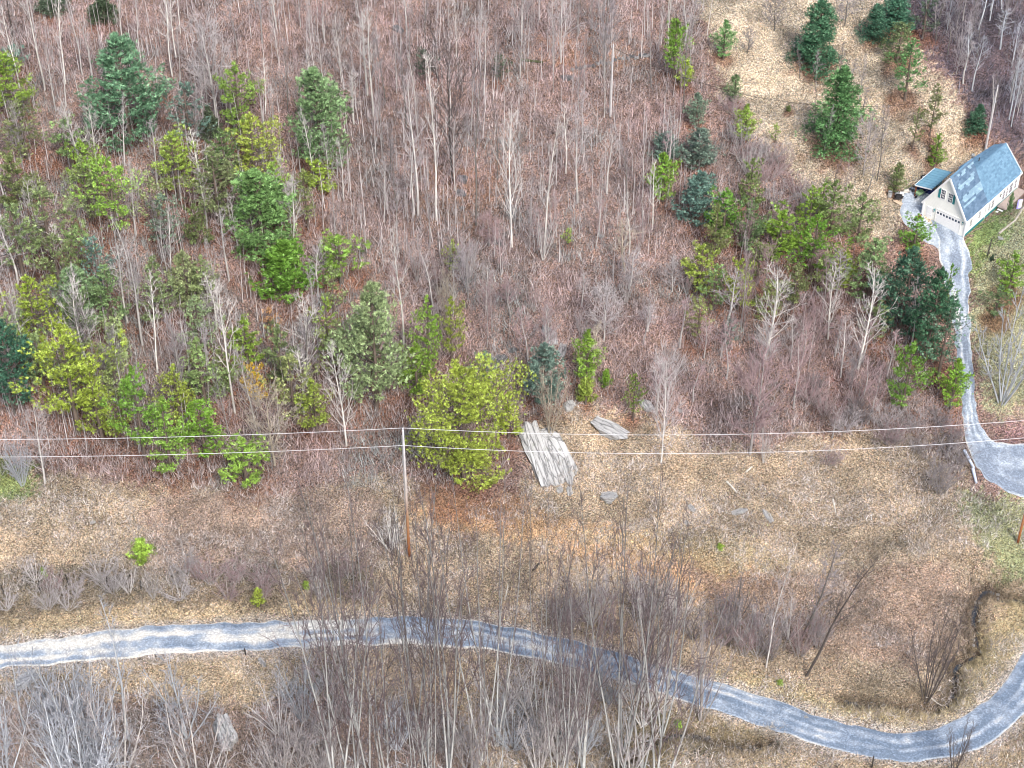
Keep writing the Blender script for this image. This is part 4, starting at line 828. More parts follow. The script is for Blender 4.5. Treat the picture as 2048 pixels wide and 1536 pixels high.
for l in creeks:
    for i in range(2, len(l) - 2, 2):
        if random.random() < .75:
            x, y = l[i] + np.array([random.uniform(-.6, .6), random.uniform(-.6, .6)]); o = link('stream_stone', random.choice(RK + RKD)); q = random.uniform(.1, .28)
            o.location = (x, y, float(hgt(x, y)) + .05); o.scale = (q * 1.3, q, q * .7); o.rotation_euler = (0, 0, random.uniform(0, 6)); tag(o, 'small wet stone lying in the stream bed', 'stone', 'stones in the stream')
rs = link('road_stone', RK[2]); X, Y, Z, s, _ = P(1612, 1436); rs.location = (X, Y, Z + .16); rs.scale = (.28, .2, .14); tag(rs, 'pale stone lying on the gravel road bend', 'stone')

# ------------------------------------------------------------------ logs, pipes, posts
M_wood = simple('weathered_wood', (0.36, 0.33, 0.29), 0.85, .35, 4, bmp=.4); M_pole = None
def log(x0, y0, x1, y1, rad, label, mat, name='fallen_log', cat='log', lift=0.0, group=None, k=8):
    A = np.array(P(x0, y0)[:3]); B = np.array(P(x1, y1)[:3]); n = 7; t = np.linspace(0, 1, n)[:, None]; p = A * (1 - t) + B * t
    p[:, 2] = np.maximum(p[:, 2], hgt(p[:, 0], p[:, 1])) + rad * .6 + lift
    c = p.mean(0); g = Geo(); g.tube(p - c, np.linspace(rad, rad * .75, n), k, .5)
    for e, q in ((0, 0), (n - 1, (n - 1) * k)):
        g.add(np.r_[[p[e] - c], g.V[0][q:q + k]], [(0, 1 + i, 1 + (i + 1) % k) if e else (0, 1 + (i + 1) % k, 1 + i) for i in range(k)])
    o = link(name, g.mesh(name, mat)); o.location = c; return tag(o, label, cat, group)
M_moss = simple('mossy_bark', (0.07, 0.08, 0.035), .9, .4, 5); M_pale = simple('bleached_wood', (0.55, 0.52, 0.47), .8, .3, 5)
M_pipe = simple('pale_pipe', (0.5, 0.56, 0.68), .45, .1, 2); M_pipe2 = simple('dark_wood', (0.05, 0.045, 0.04), .9, .3, 4)
log(1043,121,1086,126,.22,'dark mossy fallen log on the slope near the top',M_moss)
log(1928,903,1947,938,.22,'upper one of two pale blue pipes beside the driveway mouth',M_pipe,'drain_pipe','pipe',.06,'pale pipes beside the driveway mouth')
log(1945,940,1952,968,.22,'lower one of two pale blue pipes beside the driveway mouth',M_pipe,'drain_pipe','pipe',.06,'pale pipes beside the driveway mouth')
log(1453,964,1474,986,.14,'pale bleached log on the straw slope',M_pale); log(1492,945,1504,934,.13,'short pale log below the rounded pinkish tree',M_pale); log(1666,1000,1671,1026,.12,'thin pale log on the right straw slope',M_pale)
log(1066,1142,1078,1128,.16,'dark short log behind the thicket tops',M_pipe2); log(350,175,425,215,.07,'long thin white fallen branch between the upper left pines',M_pale,'fallen_branch','branch')
log(1010,1200,1016,1172,.08,'pale broken snag among the thicket twigs',M_pale,'snag','branch'); log(1850,1398,1885,1416,.07,'pale dead branch over the stream by the dark bush',M_pale,'fallen_branch','branch',.3)
log(1975,512,1984,478,.10,'low dark timber edging on the lawn, lower piece',M_pipe2,'timber_edging','edging',0,'timber edging on the lawn'); log(1998,468,2030,442,.16,'grey timber edging on the lawn, middle piece',M_wood,'timber_edging','edging',0,'timber edging on the lawn'); log(2030,442,2050,412,.14,'grey timber edging on the lawn, upper piece',M_wood,'timber_edging','edging',0,'timber edging on the lawn')
rock(1996,476,2006,478,10,'white stones at the end of the timber edging',.25)
for x, y, h, lab in [(8,1188,1.5,'old fence post nearest the left edge'),(80,1184,1.9,'leaning dark fence post in the left bank brush'),(138,1170,1.7,'grey fence post right of the leaning one'),(214,1172,1.6,'fence post left of the pale dead bush'),(282,1178,1.4,'fence post near the yellow-green shrub'),(632,1160,1.5,'fence post at the right end of the bank brush'),(1744,1535,1.9,'thin fence post below the road bend'),(492,1310,1.1,'thin stake on the verge below the road')]:
    X, Y, Z, s, cp = P(x, y); g = Geo(); t = random.uniform(-.12, .12); p = np.array([[0, 0, -.2], [t * h / 2, 0, h / 2], [t * h, 0, h]]); g.tube(p, [.09, .085, .08], 7)
    g.add(np.r_[[[t * h, 0, h + .02]], g.V[0][14:21]], [(0, 1 + i, 1 + (i + 1) % 7) for i in range(7)]); o = link('fence_post', g.mesh('fence_post', M_pipe2)); o.location = (X, Y, Z); tag(o, lab, 'post', 'old fence posts')

# ------------------------------------------------------------------ utility poles and wires
m, nt, b = mat_new('pole_wood', .85); co = objco(nt); sp = nd(nt, 'ShaderNodeSeparateXYZ'); nt.links.new(co, sp.inputs[0])
mr = nd(nt, 'ShaderNodeMapRange'); mr.inputs[1].default_value = 0; mr.inputs[2].default_value = 18; nt.links.new(sp.outputs[2], mr.inputs[0])
zc = ramp(nt, mr.outputs[0], [(0.0, (.09, .03, .015)), (.08, (.3, .11, .035)), (.35, (.36, .2, .11)), (.6, (.5, .45, .42)), (1.0, (.62, .62, .64))])
mp = nd(nt, 'ShaderNodeMapping'); mp.inputs['Scale'].default_value = (6, 6, .4); nt.links.new(co, mp.inputs[0])
nt.links.new(mixc(nt, 'MULTIPLY', 1.0, zc, ramp(nt, noise(nt, 3, 5, .7, mp.outputs[0]), [(.3, .65), (.7, 1.25)])), b.inputs['Base Color']); M_pole = m
M_steel = simple('galvanised', (.55, .57, .6), .4, .1, 5, .6); M_ins = simple('insulator', (.5, .5, .55), .25, .05); M_wire = simple('wire', (.75, .75, .78), .4, .05)
def pole(x, y, yt, label, rad=.19, arm=False):
    X, Y, Z, s, cp = P(x, y); Ht = (y - yt) / (s * cp); o = empty('utility_pole', (X, Y, Z), label, 'utility pole', 'utility poles')
    g = Geo(); zz = np.linspace(-.5, Ht, 9); g.tube(np.c_[np.zeros((9, 2)), zz], np.linspace(rad, rad * .62, 9), 12, .5); g.add(np.r_[[[0, 0, Ht + .03]], g.V[0][-12:]], [(0, 1 + i, 1 + (i + 1) % 12) for i in range(12)])
    link('shaft', g.mesh('shaft', M_pole, smooth=False), o)
    for zi, nm in ((Ht, 'insulator'), (Ht - 2.25, 'insulator')):
        g = Geo(); q = zi + .05 if zi == Ht else zi; dx = 0 if zi == Ht else -.0; yo = 0 if zi == Ht else -.32
        g.tube([[dx, yo, q], [dx, yo, q + .1], [dx, yo, q + .12], [dx, yo, q + .22], [dx, yo, q + .3]], [.05, .1, .06, .1, .03], 8); link(nm, g.mesh('insulator', M_ins), o)
    g = Geo(); g.tube([[0, -.1, Ht - 2.25], [0, -.34, Ht - 2.25]], [.04, .04], 6); link('bracket', g.mesh('bracket', M_steel), o)
    g = Geo(); g.tube([[-.16, -.1, Ht - .6], [-.18, -.12, Ht * .5], [-.2, -.14, .1]], [.025, .025, .025], 5); link('ground_wire', g.mesh('ground_wire', M_steel), o)
    return np.array([X, Y, Z + Ht])
TP = pole(818.5, 1112, 876, 'tall utility pole with a rusty brown foot left of the huge pine')
RP = pole(2035, 1085, 856, 'utility pole with a dark foot at the right edge')
M_pole_ = M_pole; M_pole = simple('pale_pole_wood', (.52, .5, .5), .8, .2, 6, bmp=.3)
UP = pole(1221, 232, 97, 'pale utility pole on the upper slope among bare twigs', .15)
HP = pole(1971, 300, 178, 'thin pale utility pole above the house', .15)
sp_ = RP - TP; LP = TP - sp_ * 1.0
def wire(A, B, sag, label, rad=.024, n=28, group='power lines', mat=None):
    t = np.linspace(0, 1, n)[:, None]; p = A * (1 - t) + B * t; p[:, 2] -= (4 * sag * t * (1 - t))[:, 0]; c = p.mean(0); g = Geo(); g.tube(p - c, np.full(n, rad), 5)
    o = link('power_line', g.mesh('power_line', mat or M_wire)); o.location = c; tag(o, label, 'wire', group)
up = np.array([0, 0, .35]); dn = np.array([0, -.34, -1.98])
LPm = LP.copy(); LPm[2] = TP[2] + .3
wire(TP + up, RP + up, 1.7, 'upper power line from the tall pole to the right edge'); wire(LPm + up, TP + up, 1.0, 'upper power line from the left edge to the tall pole')
wire(TP + dn, RP + dn, 1.9, 'lower power line from the tall pole to the right edge'); wire(LPm + dn, TP + dn, 1.0, 'lower power line from the left edge to the tall pole')
wire(UP + np.array([0, 0, -.3]), HP + np.array([0, 0, -.3]), 5.6, 'dark thin service wire sagging across the pale meadow', .03, mat=M_pipe2)
# ------------------------------------------------------------------ the house
def siding():
    m, nt, b = mat_new('cream_siding', .6); co = objco(nt); sp = nd(nt, 'ShaderNodeSeparateXYZ'); nt.links.new(co, sp.inputs[0])
    w = nd(nt, 'ShaderNodeMath', operation='MULTIPLY'); nt.links.new(sp.outputs[2], w.inputs[0]); w.inputs[1].default_value = 5.0
    fr = nd(nt, 'ShaderNodeMath', operation='FRACT'); nt.links.new(w.outputs[0], fr.inputs[0])
    c = ramp(nt, noise(nt, 1.2, 5, .6, co), [(.3, (.86, .86, .81)), (.7, (.92, .92, .87))]); nt.links.new(c, b.inputs['Base Color']); bump(nt, b, fr.outputs[0], .6, .03); return m
M_sid = siding(); M_trim = simple('white_trim', (.8, .8, .8), .5, .05); M_teal = simple('teal_paint', (.03, .2, .22), .6, .15); M_glass = simple('window_glass', (.02, .035, .07), .08, .2, 1)
M_glass.node_tree.nodes['Principled BSDF'].inputs['Specular IOR Level'].default_value = .7
def shingle(name, lo, hi):
    m, nt, b = mat_new(name, .9); tc = nd(nt, 'ShaderNodeAttribute', attribute_name='tone').outputs['Fac']
    geo = nd(nt, 'ShaderNodeNewGeometry').outputs['Random Per Island']; c = ramp(nt, geo, [(0, lo), (1, hi)])
    c = mixc(nt, 'MULTIPLY', 1.0, c, ramp(nt, noise(nt, 9, 4, .7, objco(nt)), [(.3, .8), (.7, 1.2)])); nt.links.new(c, b.inputs['Base Color']); return m
M_shA = shingle('blue_grey_shingle', (.07, .12, .19), (.13, .2, .29)); M_shB = shingle('worn_shingle', (.17, .27, .35), (.26, .38, .47)); M_shC = shingle('mixed_shingle', (.10, .19, .28), (.16, .28, .39))
M_tin = simple('lean_to_roofing', (.16, .32, .42), .5, .12, 2); M_deck = simple('deck_wood', (.36, .3, .27), .85, .25, 4, bmp=.3)
house = empty('house', (float(HA[0]), float(HA[1]), HZ), 'cream house with blue-grey shingle roof and attached gable garage', 'house', None, math.atan2(hv[1], hv[0]))
# local frame: +x runs along the long side away from the viewer, +y along the garage front
O = np.array([HA[0], HA[1], HZ]); hy = np.array([-hv[1], hv[0]]); sgn = float(np.sign(hy @ hu))
def loc_of(P3): q = P3[:2] - O[:2]; return q @ hv, (q @ hy), P3[2] - HZ
def ray(px, py):
    a = (px - W0 / 2) / F0; b = (py - H0 / 2) / F0
    return np.array([a, math.cos(PITCH) - b * math.sin(PITCH), -(math.sin(PITCH) + b * math.cos(PITCH))])
def on_plane(px, py, axis, val):          # picture point onto a wall plane of the house: axis 0 -> x = val, axis 1 -> y = val
    d = ray(px, py); dl = np.array([d[:2] @ hv, d[:2] @ hy, d[2]]); o = np.array([0, 0, CAMZ]); q = o[:2] - O[:2]; ol = np.array([q @ hv, q @ hy, CAMZ - HZ])
    t = (val - ol[axis]) / dl[axis]; return ol + dl * t
zx = lambda x, y: (1768 + x / 7.314, 270 + y / 7.314)      # coordinates read in the enlarged crop
Wd = HW * sgn                                               # far end of the front along local y
eaveR = on_plane(*zx(1205, 1242), 0, 0)[2]; apex = on_plane(*zx(970, 625), 0, 0); zr = apex[2]; yr = Wd / 2
eave = min(max(eaveR, 2.4), 3.4)
slope = (zr - eave) / abs(yr)
gl = 5.2                                                    # length of the garage wing
q = on_plane(*zx(1280, 400), 1, yr); gl = float(np.clip(q[0], 3.5, 7.5))
q = on_plane(*zx(1960, 700), 1, 0.0); HLn = float(np.clip(q[0], 10, 18))
rise = zr - eave
ymn, zmn = yr * .78, eave + rise * .76                      # ridge of the main part at the garage end ...
ymf, zmf = yr * .92, eave + rise * .60                      # ... and at the far end
ybn, zbn, ybf, zbf = ymn + 2.3 * sgn, zmn - .8, ymf + 1.5 * sgn, zmf - .9
T = .14
def wallpoly(name, pts, mat, thick, par):
    n = len(pts); pts = np.array(pts); v = np.r_[pts, pts + np.array(thick)]
    f = [tuple(range(n)), tuple(range(2 * n - 1, n - 1, -1))] + [(i, i + n, (i + 1) % n + n, (i + 1) % n) for i in range(n)]
    me = poly_mesh(name, v, f, mat); bm = bmesh.new(); bm.from_mesh(me); bmesh.ops.recalc_face_normals(bm, faces=bm.faces[:]); bm.to_mesh(me); bm.free(); return link(name, me, par)
wallpoly('front_wall', [(0, 0, 0), (0, Wd, 0), (0, Wd, eave), (0, yr, zr - .05), (0, 0, eave)], M_sid, (T, 0, 0), house)
wallpoly('side_wall', [(T + .003, 0, 0), (HLn, 0, 0), (HLn, 0, eave), (T + .003, 0, eave)], M_sid, (0, T * sgn, 0), house)
wallpoly('far_side_wall', [(T + .003, Wd, 0), (gl, Wd, 0), (gl, Wd, eave), (T + .003, Wd, eave)], M_sid, (0, -T * sgn, 0), house)

wallpoly('main_back_wall', [(gl + .01, ybn, 0), (HLn, ybf, 0), (HLn, ybf, zbf - .1), (gl + .01, ybn, zbn - .1)], M_sid, (0, -T * sgn, 0), house)
wallpoly('end_wall', [(HLn, T * sgn, 0), (HLn, ybf, 0), (HLn, ybf, zbf - .1), (HLn, ymf, zmf - .05), (HLn, T * sgn, eave)], M_sid, (-T, 0, 0), house)
wallpoly('inner_gable_wall', [(gl, .2 * sgn, eave - .2), (gl, Wd, 0), (gl, Wd, eave), (gl, yr, zr - .1)], M_sid, (-T, 0, 0), house)
ov = .16
def roof_plane(name, x0, x1, yA, zA, yB, zB, mat, kind, patches=None, far=None):
    """a plane from the eave (yA, zA) up to the ridge (yB, zB), with rows of single shingles on it"""
    yA2, zA2, yB2, zB2 = far or (yA, zA, yB, zB)
    e = np.array([0, yB - yA, zB - zA]); Ls = np.linalg.norm(e); e /= Ls; nrm = np.cross([1, 0, 0], e); nrm = nrm if nrm[2] > 0 else -nrm
    def at(x, t):
        k = (x - x0) / (x1 - x0); lo_ = np.array([x, yA + (yA2 - yA) * k, zA + (zA2 - zA) * k]); hi_ = np.array([x, yB + (yB2 - yB) * k, zB + (zB2 - zB) * k]); return lo_ + (hi_ - lo_) * t
    deck = wallpoly(name, [tuple(p) for p in (at(x0, 0) - nrm * (.12 if far else 0), at(x1, 0) - nrm * (.12 if far else 0), at(x1, 1) - nrm * (.12 if far else 0), at(x0, 1) - nrm * (.12 if far else 0))], M_shA, tuple(-nrm * .12), house)
    rows = int(Ls / .28); V, F, W_, G = [], [], [], []
    for i in range(rows):
        x = x0 - (.25 if i % 2 else 0); t0, t1 = i / rows, (i + 1) / rows
        while x < x1:
            a, b2 = max(x, x0) + .008, min(x + .5, x1) - .008; x += .5
            if b2 - a < .05: continue
            worn = patches is not None and patches((a + b2) / 2, t0)
            p = [at(a, t0) + nrm * .045, at(b2, t0) + nrm * .045, at(b2, t1) + nrm * .012, at(a, t1) + nrm * .012, at(a, t0) + nrm * .004, at(b2, t0) + nrm * .004]
            LV, LF = (W_, G) if worn else (V, F); k = len(LV); LV += p; LF += [(k, k + 1, k + 2, k + 3), (k + 4, k + 5, k + 1, k)]
    for nm, LV, LF, mm in (('shingles', V, F, mat), ('worn_shingles', W_, G, M_shB)):
        if LV:
            o = link(nm, poly_mesh(nm, LV, LF, mm), deck); o['kind'] = 'stuff'
            if nm[0] == 'w': o['label'] = 'pale worn patch of shingles'
    return deck
def worn(x, s):
    u = x / gl; r2 = float(vnoise(x * 2.2 + 5, s * 30)) * .06
    return (.62 < s + r2 < .72 and u + s * .0 < .95 - (.72 - s) * 1.0 and u > .1) or (.34 < s + r2 < .47 and .12 < u) or (.86 < s + r2 < .93 and .25 < u < .98 and not .6 < u < .68) or (.24 < s + r2 < .30 and .05 < u < .6) or (.28 < s < .4 and u > .72)
yo = -ov * sgn; zo = eave - ov * slope
roof_plane('roof', -.3, gl + .06, yo, zo + .16, yr, zr + .16, M_shA, 0, worn)
roof_plane('roof', -.3, gl + .06, Wd - yo, zo + .16, yr, zr + .158, M_shA, 0)
roof_plane('roof', gl + .068, HLn + .3, yo, zo + .1, ymn, zmn + .1, M_shC, 0, None, (yo, zo + .1, ymf, zmf + .1))
roof_plane('roof', gl + .068, HLn + .3, ybn + ov * sgn, zbn, ymn, zmn + .098, M_shC, 0, None, (ybf + ov * sgn, zbf, ymf, zmf + .098))
def bar(name, A, B, w, mat, par=house, up=(0, 0, 1)):
    A, B = np.array(A, float), np.array(B, float); d = unit(B - A); s = unit(np.cross(d, np.array(up, float))) * w[0] / 2; u = unit(np.cross(s, d)) * w[1] / 2
    v = [P_ + a * s + b_ * u for P_ in (A, B) for a, b_ in ((-1, -1), (1, -1), (1, 1), (-1, 1))]
    me = poly_mesh(name, v, [(0, 1, 2, 3), (7, 6, 5, 4), (0, 4, 5, 1), (1, 5, 6, 2), (2, 6, 7, 3), (3, 7, 4, 0)], mat)
    bm = bmesh.new(); bm.from_mesh(me); bmesh.ops.recalc_face_normals(bm, faces=bm.faces[:]); bm.to_mesh(me); bm.free(); return link(name, me, par)
# barge boards, fascia, ridge caps, corner boards, foundation
bar('barge_board', (-.33, yo, zo + .06), (-.33, yr, zr + .1), (.08, .26), M_trim); bar('barge_board', (-.33, Wd - yo, zo + .06), (-.33, yr, zr + .1), (.08, .26), M_trim)
bar('barge_board', (HLn + .33, yo, zo), (HLn + .33, ymf, zmf + .06), (.08, .22), M_trim)
bar('gutter', (-.3, yo - .06 * sgn, zo + .06), (HLn + .3, yo - .06 * sgn, zo + .06), (.12, .14), M_trim)
bar('ridge_cap', (-.3, yr, zr + .24), (gl + .06, yr, zr + .24), (.22, .05), M_shC); bar('ridge_cap', (gl + .07, ymn, zmn + .16), (HLn + .3, ymf, zmf + .16), (.22, .05), M_shC)
for x, y in ((-.02, -.02 * sgn), (-.02, Wd + .02 * sgn), (HLn, -.02 * sgn)): bar('corner_board', (x, y, 0), (x, y, eave), (.16, .16), M_trim, up=(1, 0, 0))
box('foundation', .16, HLn, *sorted((-.02 * sgn, .1 * sgn)), -1.3, .0, M_teal, house); box('foundation', .003, .15, *sorted((-.01, Wd)), -.8, -.002, M_teal, house)
bar('foundation_band', (.2, -.045 * sgn, .16), (HLn, -.045 * sgn, .16), (.04, .32), M_teal)
bar('downspout', (gl, -.08 * sgn, .1), (gl, -.08 * sgn, eave), (.08, .08), M_trim, up=(1, 0, 0))
def window(axis, val, u0, u1, z0, z1, out, cols=3, rows_=4, shutter=0, frame=.07):
    """a window on the plane axis = val, from u0 to u1 along the wall; out = outward direction sign"""
    def bx(name, a0, a1, b0, b1, dep0, dep1, mat, par):
        q = sorted((val + out * dep0, val + out * dep1))
        return box(name, *(q if axis == 0 else sorted((a0, a1))), *(sorted((a0, a1)) if axis == 0 else q), b0, b1, mat, par)
    u0, u1 = sorted((u0, u1)); f = bx('window', u0, u1, z0, z1, .012, .03, M_glass, house)
    for a, b_, c, d in ((u0 - frame, u0, z0 - frame, z1 + frame), (u1, u1 + frame, z0 - frame, z1 + frame), (u0, u1, z1, z1 + frame), (u0, u1, z0 - frame, z0)): bx('frame', a, b_, c, d, .005, .07, M_trim, f)
    for i in range(1, cols): u = u0 + (u1 - u0) * i / cols; bx('glazing_bar', u - .015, u + .015, z0, z1, .031, .045, M_trim, f)
    for i in range(1, rows_): z = z0 + (z1 - z0) * i / rows_; k = .04 if i * 2 == rows_ else .015; bx('glazing_bar', u0, u1, z - k, z + k, .0305, .0475, M_trim, f)
    if shutter: a = (u1 + frame + .02) if shutter > 0 else (u0 - frame - .02); bx('shutter', a, a + .32 * shutter, z0 - .05, z1 + .05, .005, .05, M_teal, house)
def fr(x, y): p = on_plane(*zx(x, y), 0, 0.0); return p[1], p[2]
a0, zt = fr(850, 800); a1, zb = fr(880, 950); c0, _ = fr(850, 800); c1, _ = fr(905, 825)
for (xl, yl), (xr_, yr_), (xb, ybm), sh in (((852, 795), (910, 812), (865, 950), 1), ((957, 850), (1013, 872), (970, 1000), -1)):
    ul, z1 = fr(xl, yl); ur, _ = fr(xr_, yr_); _, z0 = fr(xb, ybm); z1 = fr((xl + xr_) / 2, (yl + yr_) / 2)[1]; z0 = z1 - (fr(xl, yl)[1] - fr(xb - 5, ybm - 8)[1]) * .96
    hi, lo = max(ul, ur), min(ul, ur); window(0, 0.0, lo, hi, z0, z1, -1, 3, 4, (1 if (ul > ur) == (sh > 0) else -1))
# garage door
gL, gzt = fr(778, 1085); gR, gzt2 = fr(1128, 1240); gtop = min((gzt + gzt2) / 2, eave + .1); lo, hi = sorted((gL, gR))
def pan(nm, a, b_, z0, z1, d0, d1, mat, par): return box(nm, -d1, -d0, a, b_, z0, z1, mat, par)
gd = pan('garage_door', lo, hi, .04, gtop, .004, .03, M_trim, house)
for i in range(4): z0 = .06 + i * (gtop - .1) / 4; pan('door_panel', lo + .03, hi - .03, z0, z0 + (gtop - .1) / 4 - .05, .031, .05, M_trim, gd)
for i in range(8): w = (hi - lo) / 8; pan('door_window', lo + w * (i + .22), lo + w * (i + .78), gtop - .62, gtop - .3, .051, .06, M_glass, gd)
for a, b_, c, d in ((lo - .12, lo - .005, .0, gtop + .14), (hi + .005, hi + .12, .0, gtop + .14), (lo - .004, hi + .004, gtop + .005, gtop + .14)): pan('door_frame', a, b_, c, d, .003, .075, M_sid, house)
eL, ez = fr(635, 1045); eR, _ = fr(712, 1080); a, b_ = sorted((eL, eR)); b_ = min(b_, abs(HW) - .15) if sgn > 0 else b_
ed = pan('entry_door', a, b_, .04, gtop - .1, .004, .045, M_trim, house); pan('handle', a + .08, a + .16, 1.0, 1.08, .046, .1, M_steel, ed)
for i in (0, 1): pan('door_panel', a + .12, b_ - .12, .2 + i * 1.1, 1.15 + i * 1.05, .0455, .06, M_trim, ed)
for x, y in ((738, 1095), (1155, 1290)): uu, zz = fr(x, y); l_ = pan('wall_lamp', uu - .07, uu + .07, zz - .2, zz + .16, .003, .14, M_teal, house); pan('glass', uu - .04, uu + .04, zz - .14, zz + .08, .141, .16, M_trim, l_)
# long side windows: fractions of the side length
for t0, w, h0, h1 in ((.10, .55, .95, 2.15), (.26, .55, 1.0, 2.2), (.375, .42, .8, 2.25), (.44, .42, .8, 2.25), (.505, .6, .8, 2.3), (.715, .5, .5, 2.35), (.775, .42, .5, 2.35), (.85, .75, .6, 2.3), (.94, .5, .6, 2.3)):
    xc = t0 * HLn; window(1, 0.0, xc - w / 2, xc + w / 2, h0, min(h1, eave - .35), -sgn, 2, 4)
bar('wall_ornament', (.65 * HLn - .2, -.04 * sgn, 1.6), (.65 * HLn + .2, -.04 * sgn, 1.75), (.05, .09), M_pipe2); bar('wall_ornament', (.65 * HLn, -.04 * sgn, 1.4), (.65 * HLn, -.04 * sgn, 1.95), (.05, .08), M_pipe2, up=(1, 0, 0))
# stove pipe on the back slope
g = Geo(); yp = ymn + .9 * sgn; zp = zmn - .35; g.tube([[gl + .5, yp, zp], [gl + .5, yp, zp + 1.9], [gl + .5, yp, zp + 1.95], [gl + .5, yp, zp + 2.2]], [.12, .12, .24, .2], 10); link('stove_pipe', g.mesh('stove_pipe', M_steel), house)
g = Geo(); g.tube([[gl + 2.6, yp, zp], [gl + 2.6, yp, zp + .5]], [.07, .07], 8); link('vent_pipe', g.mesh('vent_pipe', M_pipe2), house)
# lean-to behind the garage
lx0, lx1 = gl * .05 + .4, gl * .05 + 3.4
ly0, ly1 = Wd + .1 * sgn, Wd + 2.6 * sgn; lz = eave + .35
A_ = [on_plane(*zx(870, 505), 0, gl * .6), on_plane(*zx(1095, 345), 0, gl * .6)]
lt = wallpoly('lean_to_roof', [(gl * .35, ly0, lz + .5), (gl + 1.7, ly0, lz + .5), (gl + 1.7, ly1, lz), (gl * .35, ly1, lz)], M_tin, (0, 0, -.1), house)
for i in range(9): x = gl * .35 + .1 + i * (gl * .65 + 1.5) / 8; bar('roof_rib', (x, ly0, lz + .52), (x, ly1, lz + .02), (.04, .05), M_tin, lt)
bar('lean_to_edge', (gl * .35 - .04, ly0, lz + .45), (gl * .35 - .04, ly1, lz - .05), (.06, .16), M_trim); bar('lean_to_edge', (gl * .35, ly1 + .04 * sgn, lz - .06), (gl + 1.7, ly1 + .04 * sgn, lz - .06), (.06, .16), M_trim)
M_red = simple('red_brown_wood', (.22, .07, .03), .8, .3, 3)
for x in (gl * .35 + .15, gl + 1.5): bar('lean_to_post', (x, ly1 - .15 * sgn, -.3), (x, ly1 - .15 * sgn, lz - .1), (.14, .14), M_red, up=(1, 0, 0))
for i in range(5): bar('wood_panel', (gl * .4 + .3, ly1 - .2 * sgn, .2 + i * .25), (gl * .8, ly1 - .2 * sgn, .2 + i * .25), (.04, .2), M_red)
# deck on the right side with steps and railing
dk = empty('deck', tuple(house.location), 'weathered wooden deck along the right side of the cream house', 'deck', None, house.rotation_euler[2])
d0, d1 = HLn * .60, HLn * 1.0; dy = -2.6 * sgn; dz = .28
for i in range(16):
    a = -(.02 + i * .16) * sgn; box('board', d0, d1, *sorted((a - .07 * sgn, a - .22 * sgn)), dz - .04, dz, M_deck, dk)
for x in np.linspace(d0, d1, 5): bar('deck_post', (x, dy, -1.2), (x, dy, dz + .95), (.1, .1), M_deck, dk, up=(1, 0, 0))
for z in (.35, .65, .95): bar('railing', (d0 + 1.3, dy, dz + z), (d1, dy, dz + z), (.06, .06), M_deck, dk)
for i in range(4): box('step', d0 - .35 - i * .34, d0 - .08 - i * .34, *sorted((-.35 * sgn, -1.6 * sgn)), dz - .2 - i * .2, dz - .14 - i * .2, M_trim, dk)
for yy in (-.35, -1.6): bar('stringer', (d0 - .05, yy * sgn, dz - .12), (d0 - 1.5, yy * sgn, dz - 1.0), (.05, .22), M_pipe2, dk)
# things standing round the house
def standing(px, py): X, Y, Z, s, _ = P(px, py); return Vector((X, Y, Z + .06))
def spun(name, prof, mat, k=16, parent=None, loc=(0, 0, 0), rot=(0, 0, 0)):
    th = np.arange(k) * 2 * math.pi / k; v = np.concatenate([np.c_[np.cos(th) * r_, np.sin(th) * r_, np.full(k, z)] for r_, z in prof]); f = []
    for i in range(len(prof) - 1): f += [(i * k + j, i * k + (j + 1) % k, (i + 1) * k + (j + 1) % k, (i + 1) * k + j) for j in range(k)]
    o = link(name, poly_mesh(name, v, f, mat), parent); o.location = loc; o.rotation_euler = rot; return o
M_rub = simple('black_rubber', (.02, .02, .022), .7, .2); M_green = simple('faded_green_plastic', (.3, .45, .25), .5, .1); M_blue = simple('dark_blue_tarp', (.03, .04, .16), .45, .4, 2, bmp=.5); M_redp = simple('red_plastic', (.6, .03, .04), .4, .1); M_purple = simple('lilac_panel', (.35, .33, .75), .5, .1)
tyre = [(.2, .0), (.34, -.1), (.38, 0), (.38, .12), (.34, .22), (.2, .2), (.18, .1), (.2, .0)]
def tyre_thing(px, py, lab, tilt, z=0.15):
    o = empty('tyre', standing(px, py) + Vector((0, 0, z)), lab, 'tyre'); o.rotation_euler = tilt
    spun('tread', tyre, M_rub, 18, o); spun('rim', [(.02, .06), (.19, .04), (.19, .14), (.02, .12)], M_steel, 14, o); return o
tyre_thing(1846, 358, 'wheel lying on the slope behind the gravel pad', (.5, .2, 0)); tyre_thing(1851, 368, 'black tyre below the wheel on the slope', (.2, -.4, 0))
wb = empty('wheelbarrow', standing(1838, 394), 'pale green wheelbarrow with its handles up beside the blue tarp', 'wheelbarrow', None, .6)
tray = wallpoly('tray', [(-.45, -.3, .5), (.45, -.36, .62), (.45, .36, .62), (-.45, .3, .5)], M_green, (0, 0, .05), wb)
for a, b_ in (((-.45, -.3, .5), (.45, -.36, .62)), ((-.45, .3, .5), (.45, .36, .62)), ((-.45, -.3, .5), (-.45, .3, .5)), ((.45, -.36, .62), (.45, .36, .62))): bar('tray_side', np.array(a) + [0, 0, .13], np.array(b_) + [0, 0, .13], (.04, .28), M_green, wb)
for s_ in (-1, 1): bar('handle', (-.5, .2 * s_, .3), (1.2, .3 * s_, .85), (.05, .05), M_wood, wb); bar('leg', (.35, .25 * s_, .55), (.4, .25 * s_, .02), (.04, .04), M_steel, wb, up=(1, 0, 0))
wh = spun('wheel', [(.05, -.05), (.18, -.05), (.2, 0), (.18, .05), (.05, .05)], M_rub, 14, wb, (-.6, 0, .2), (R(90), 0, 0))
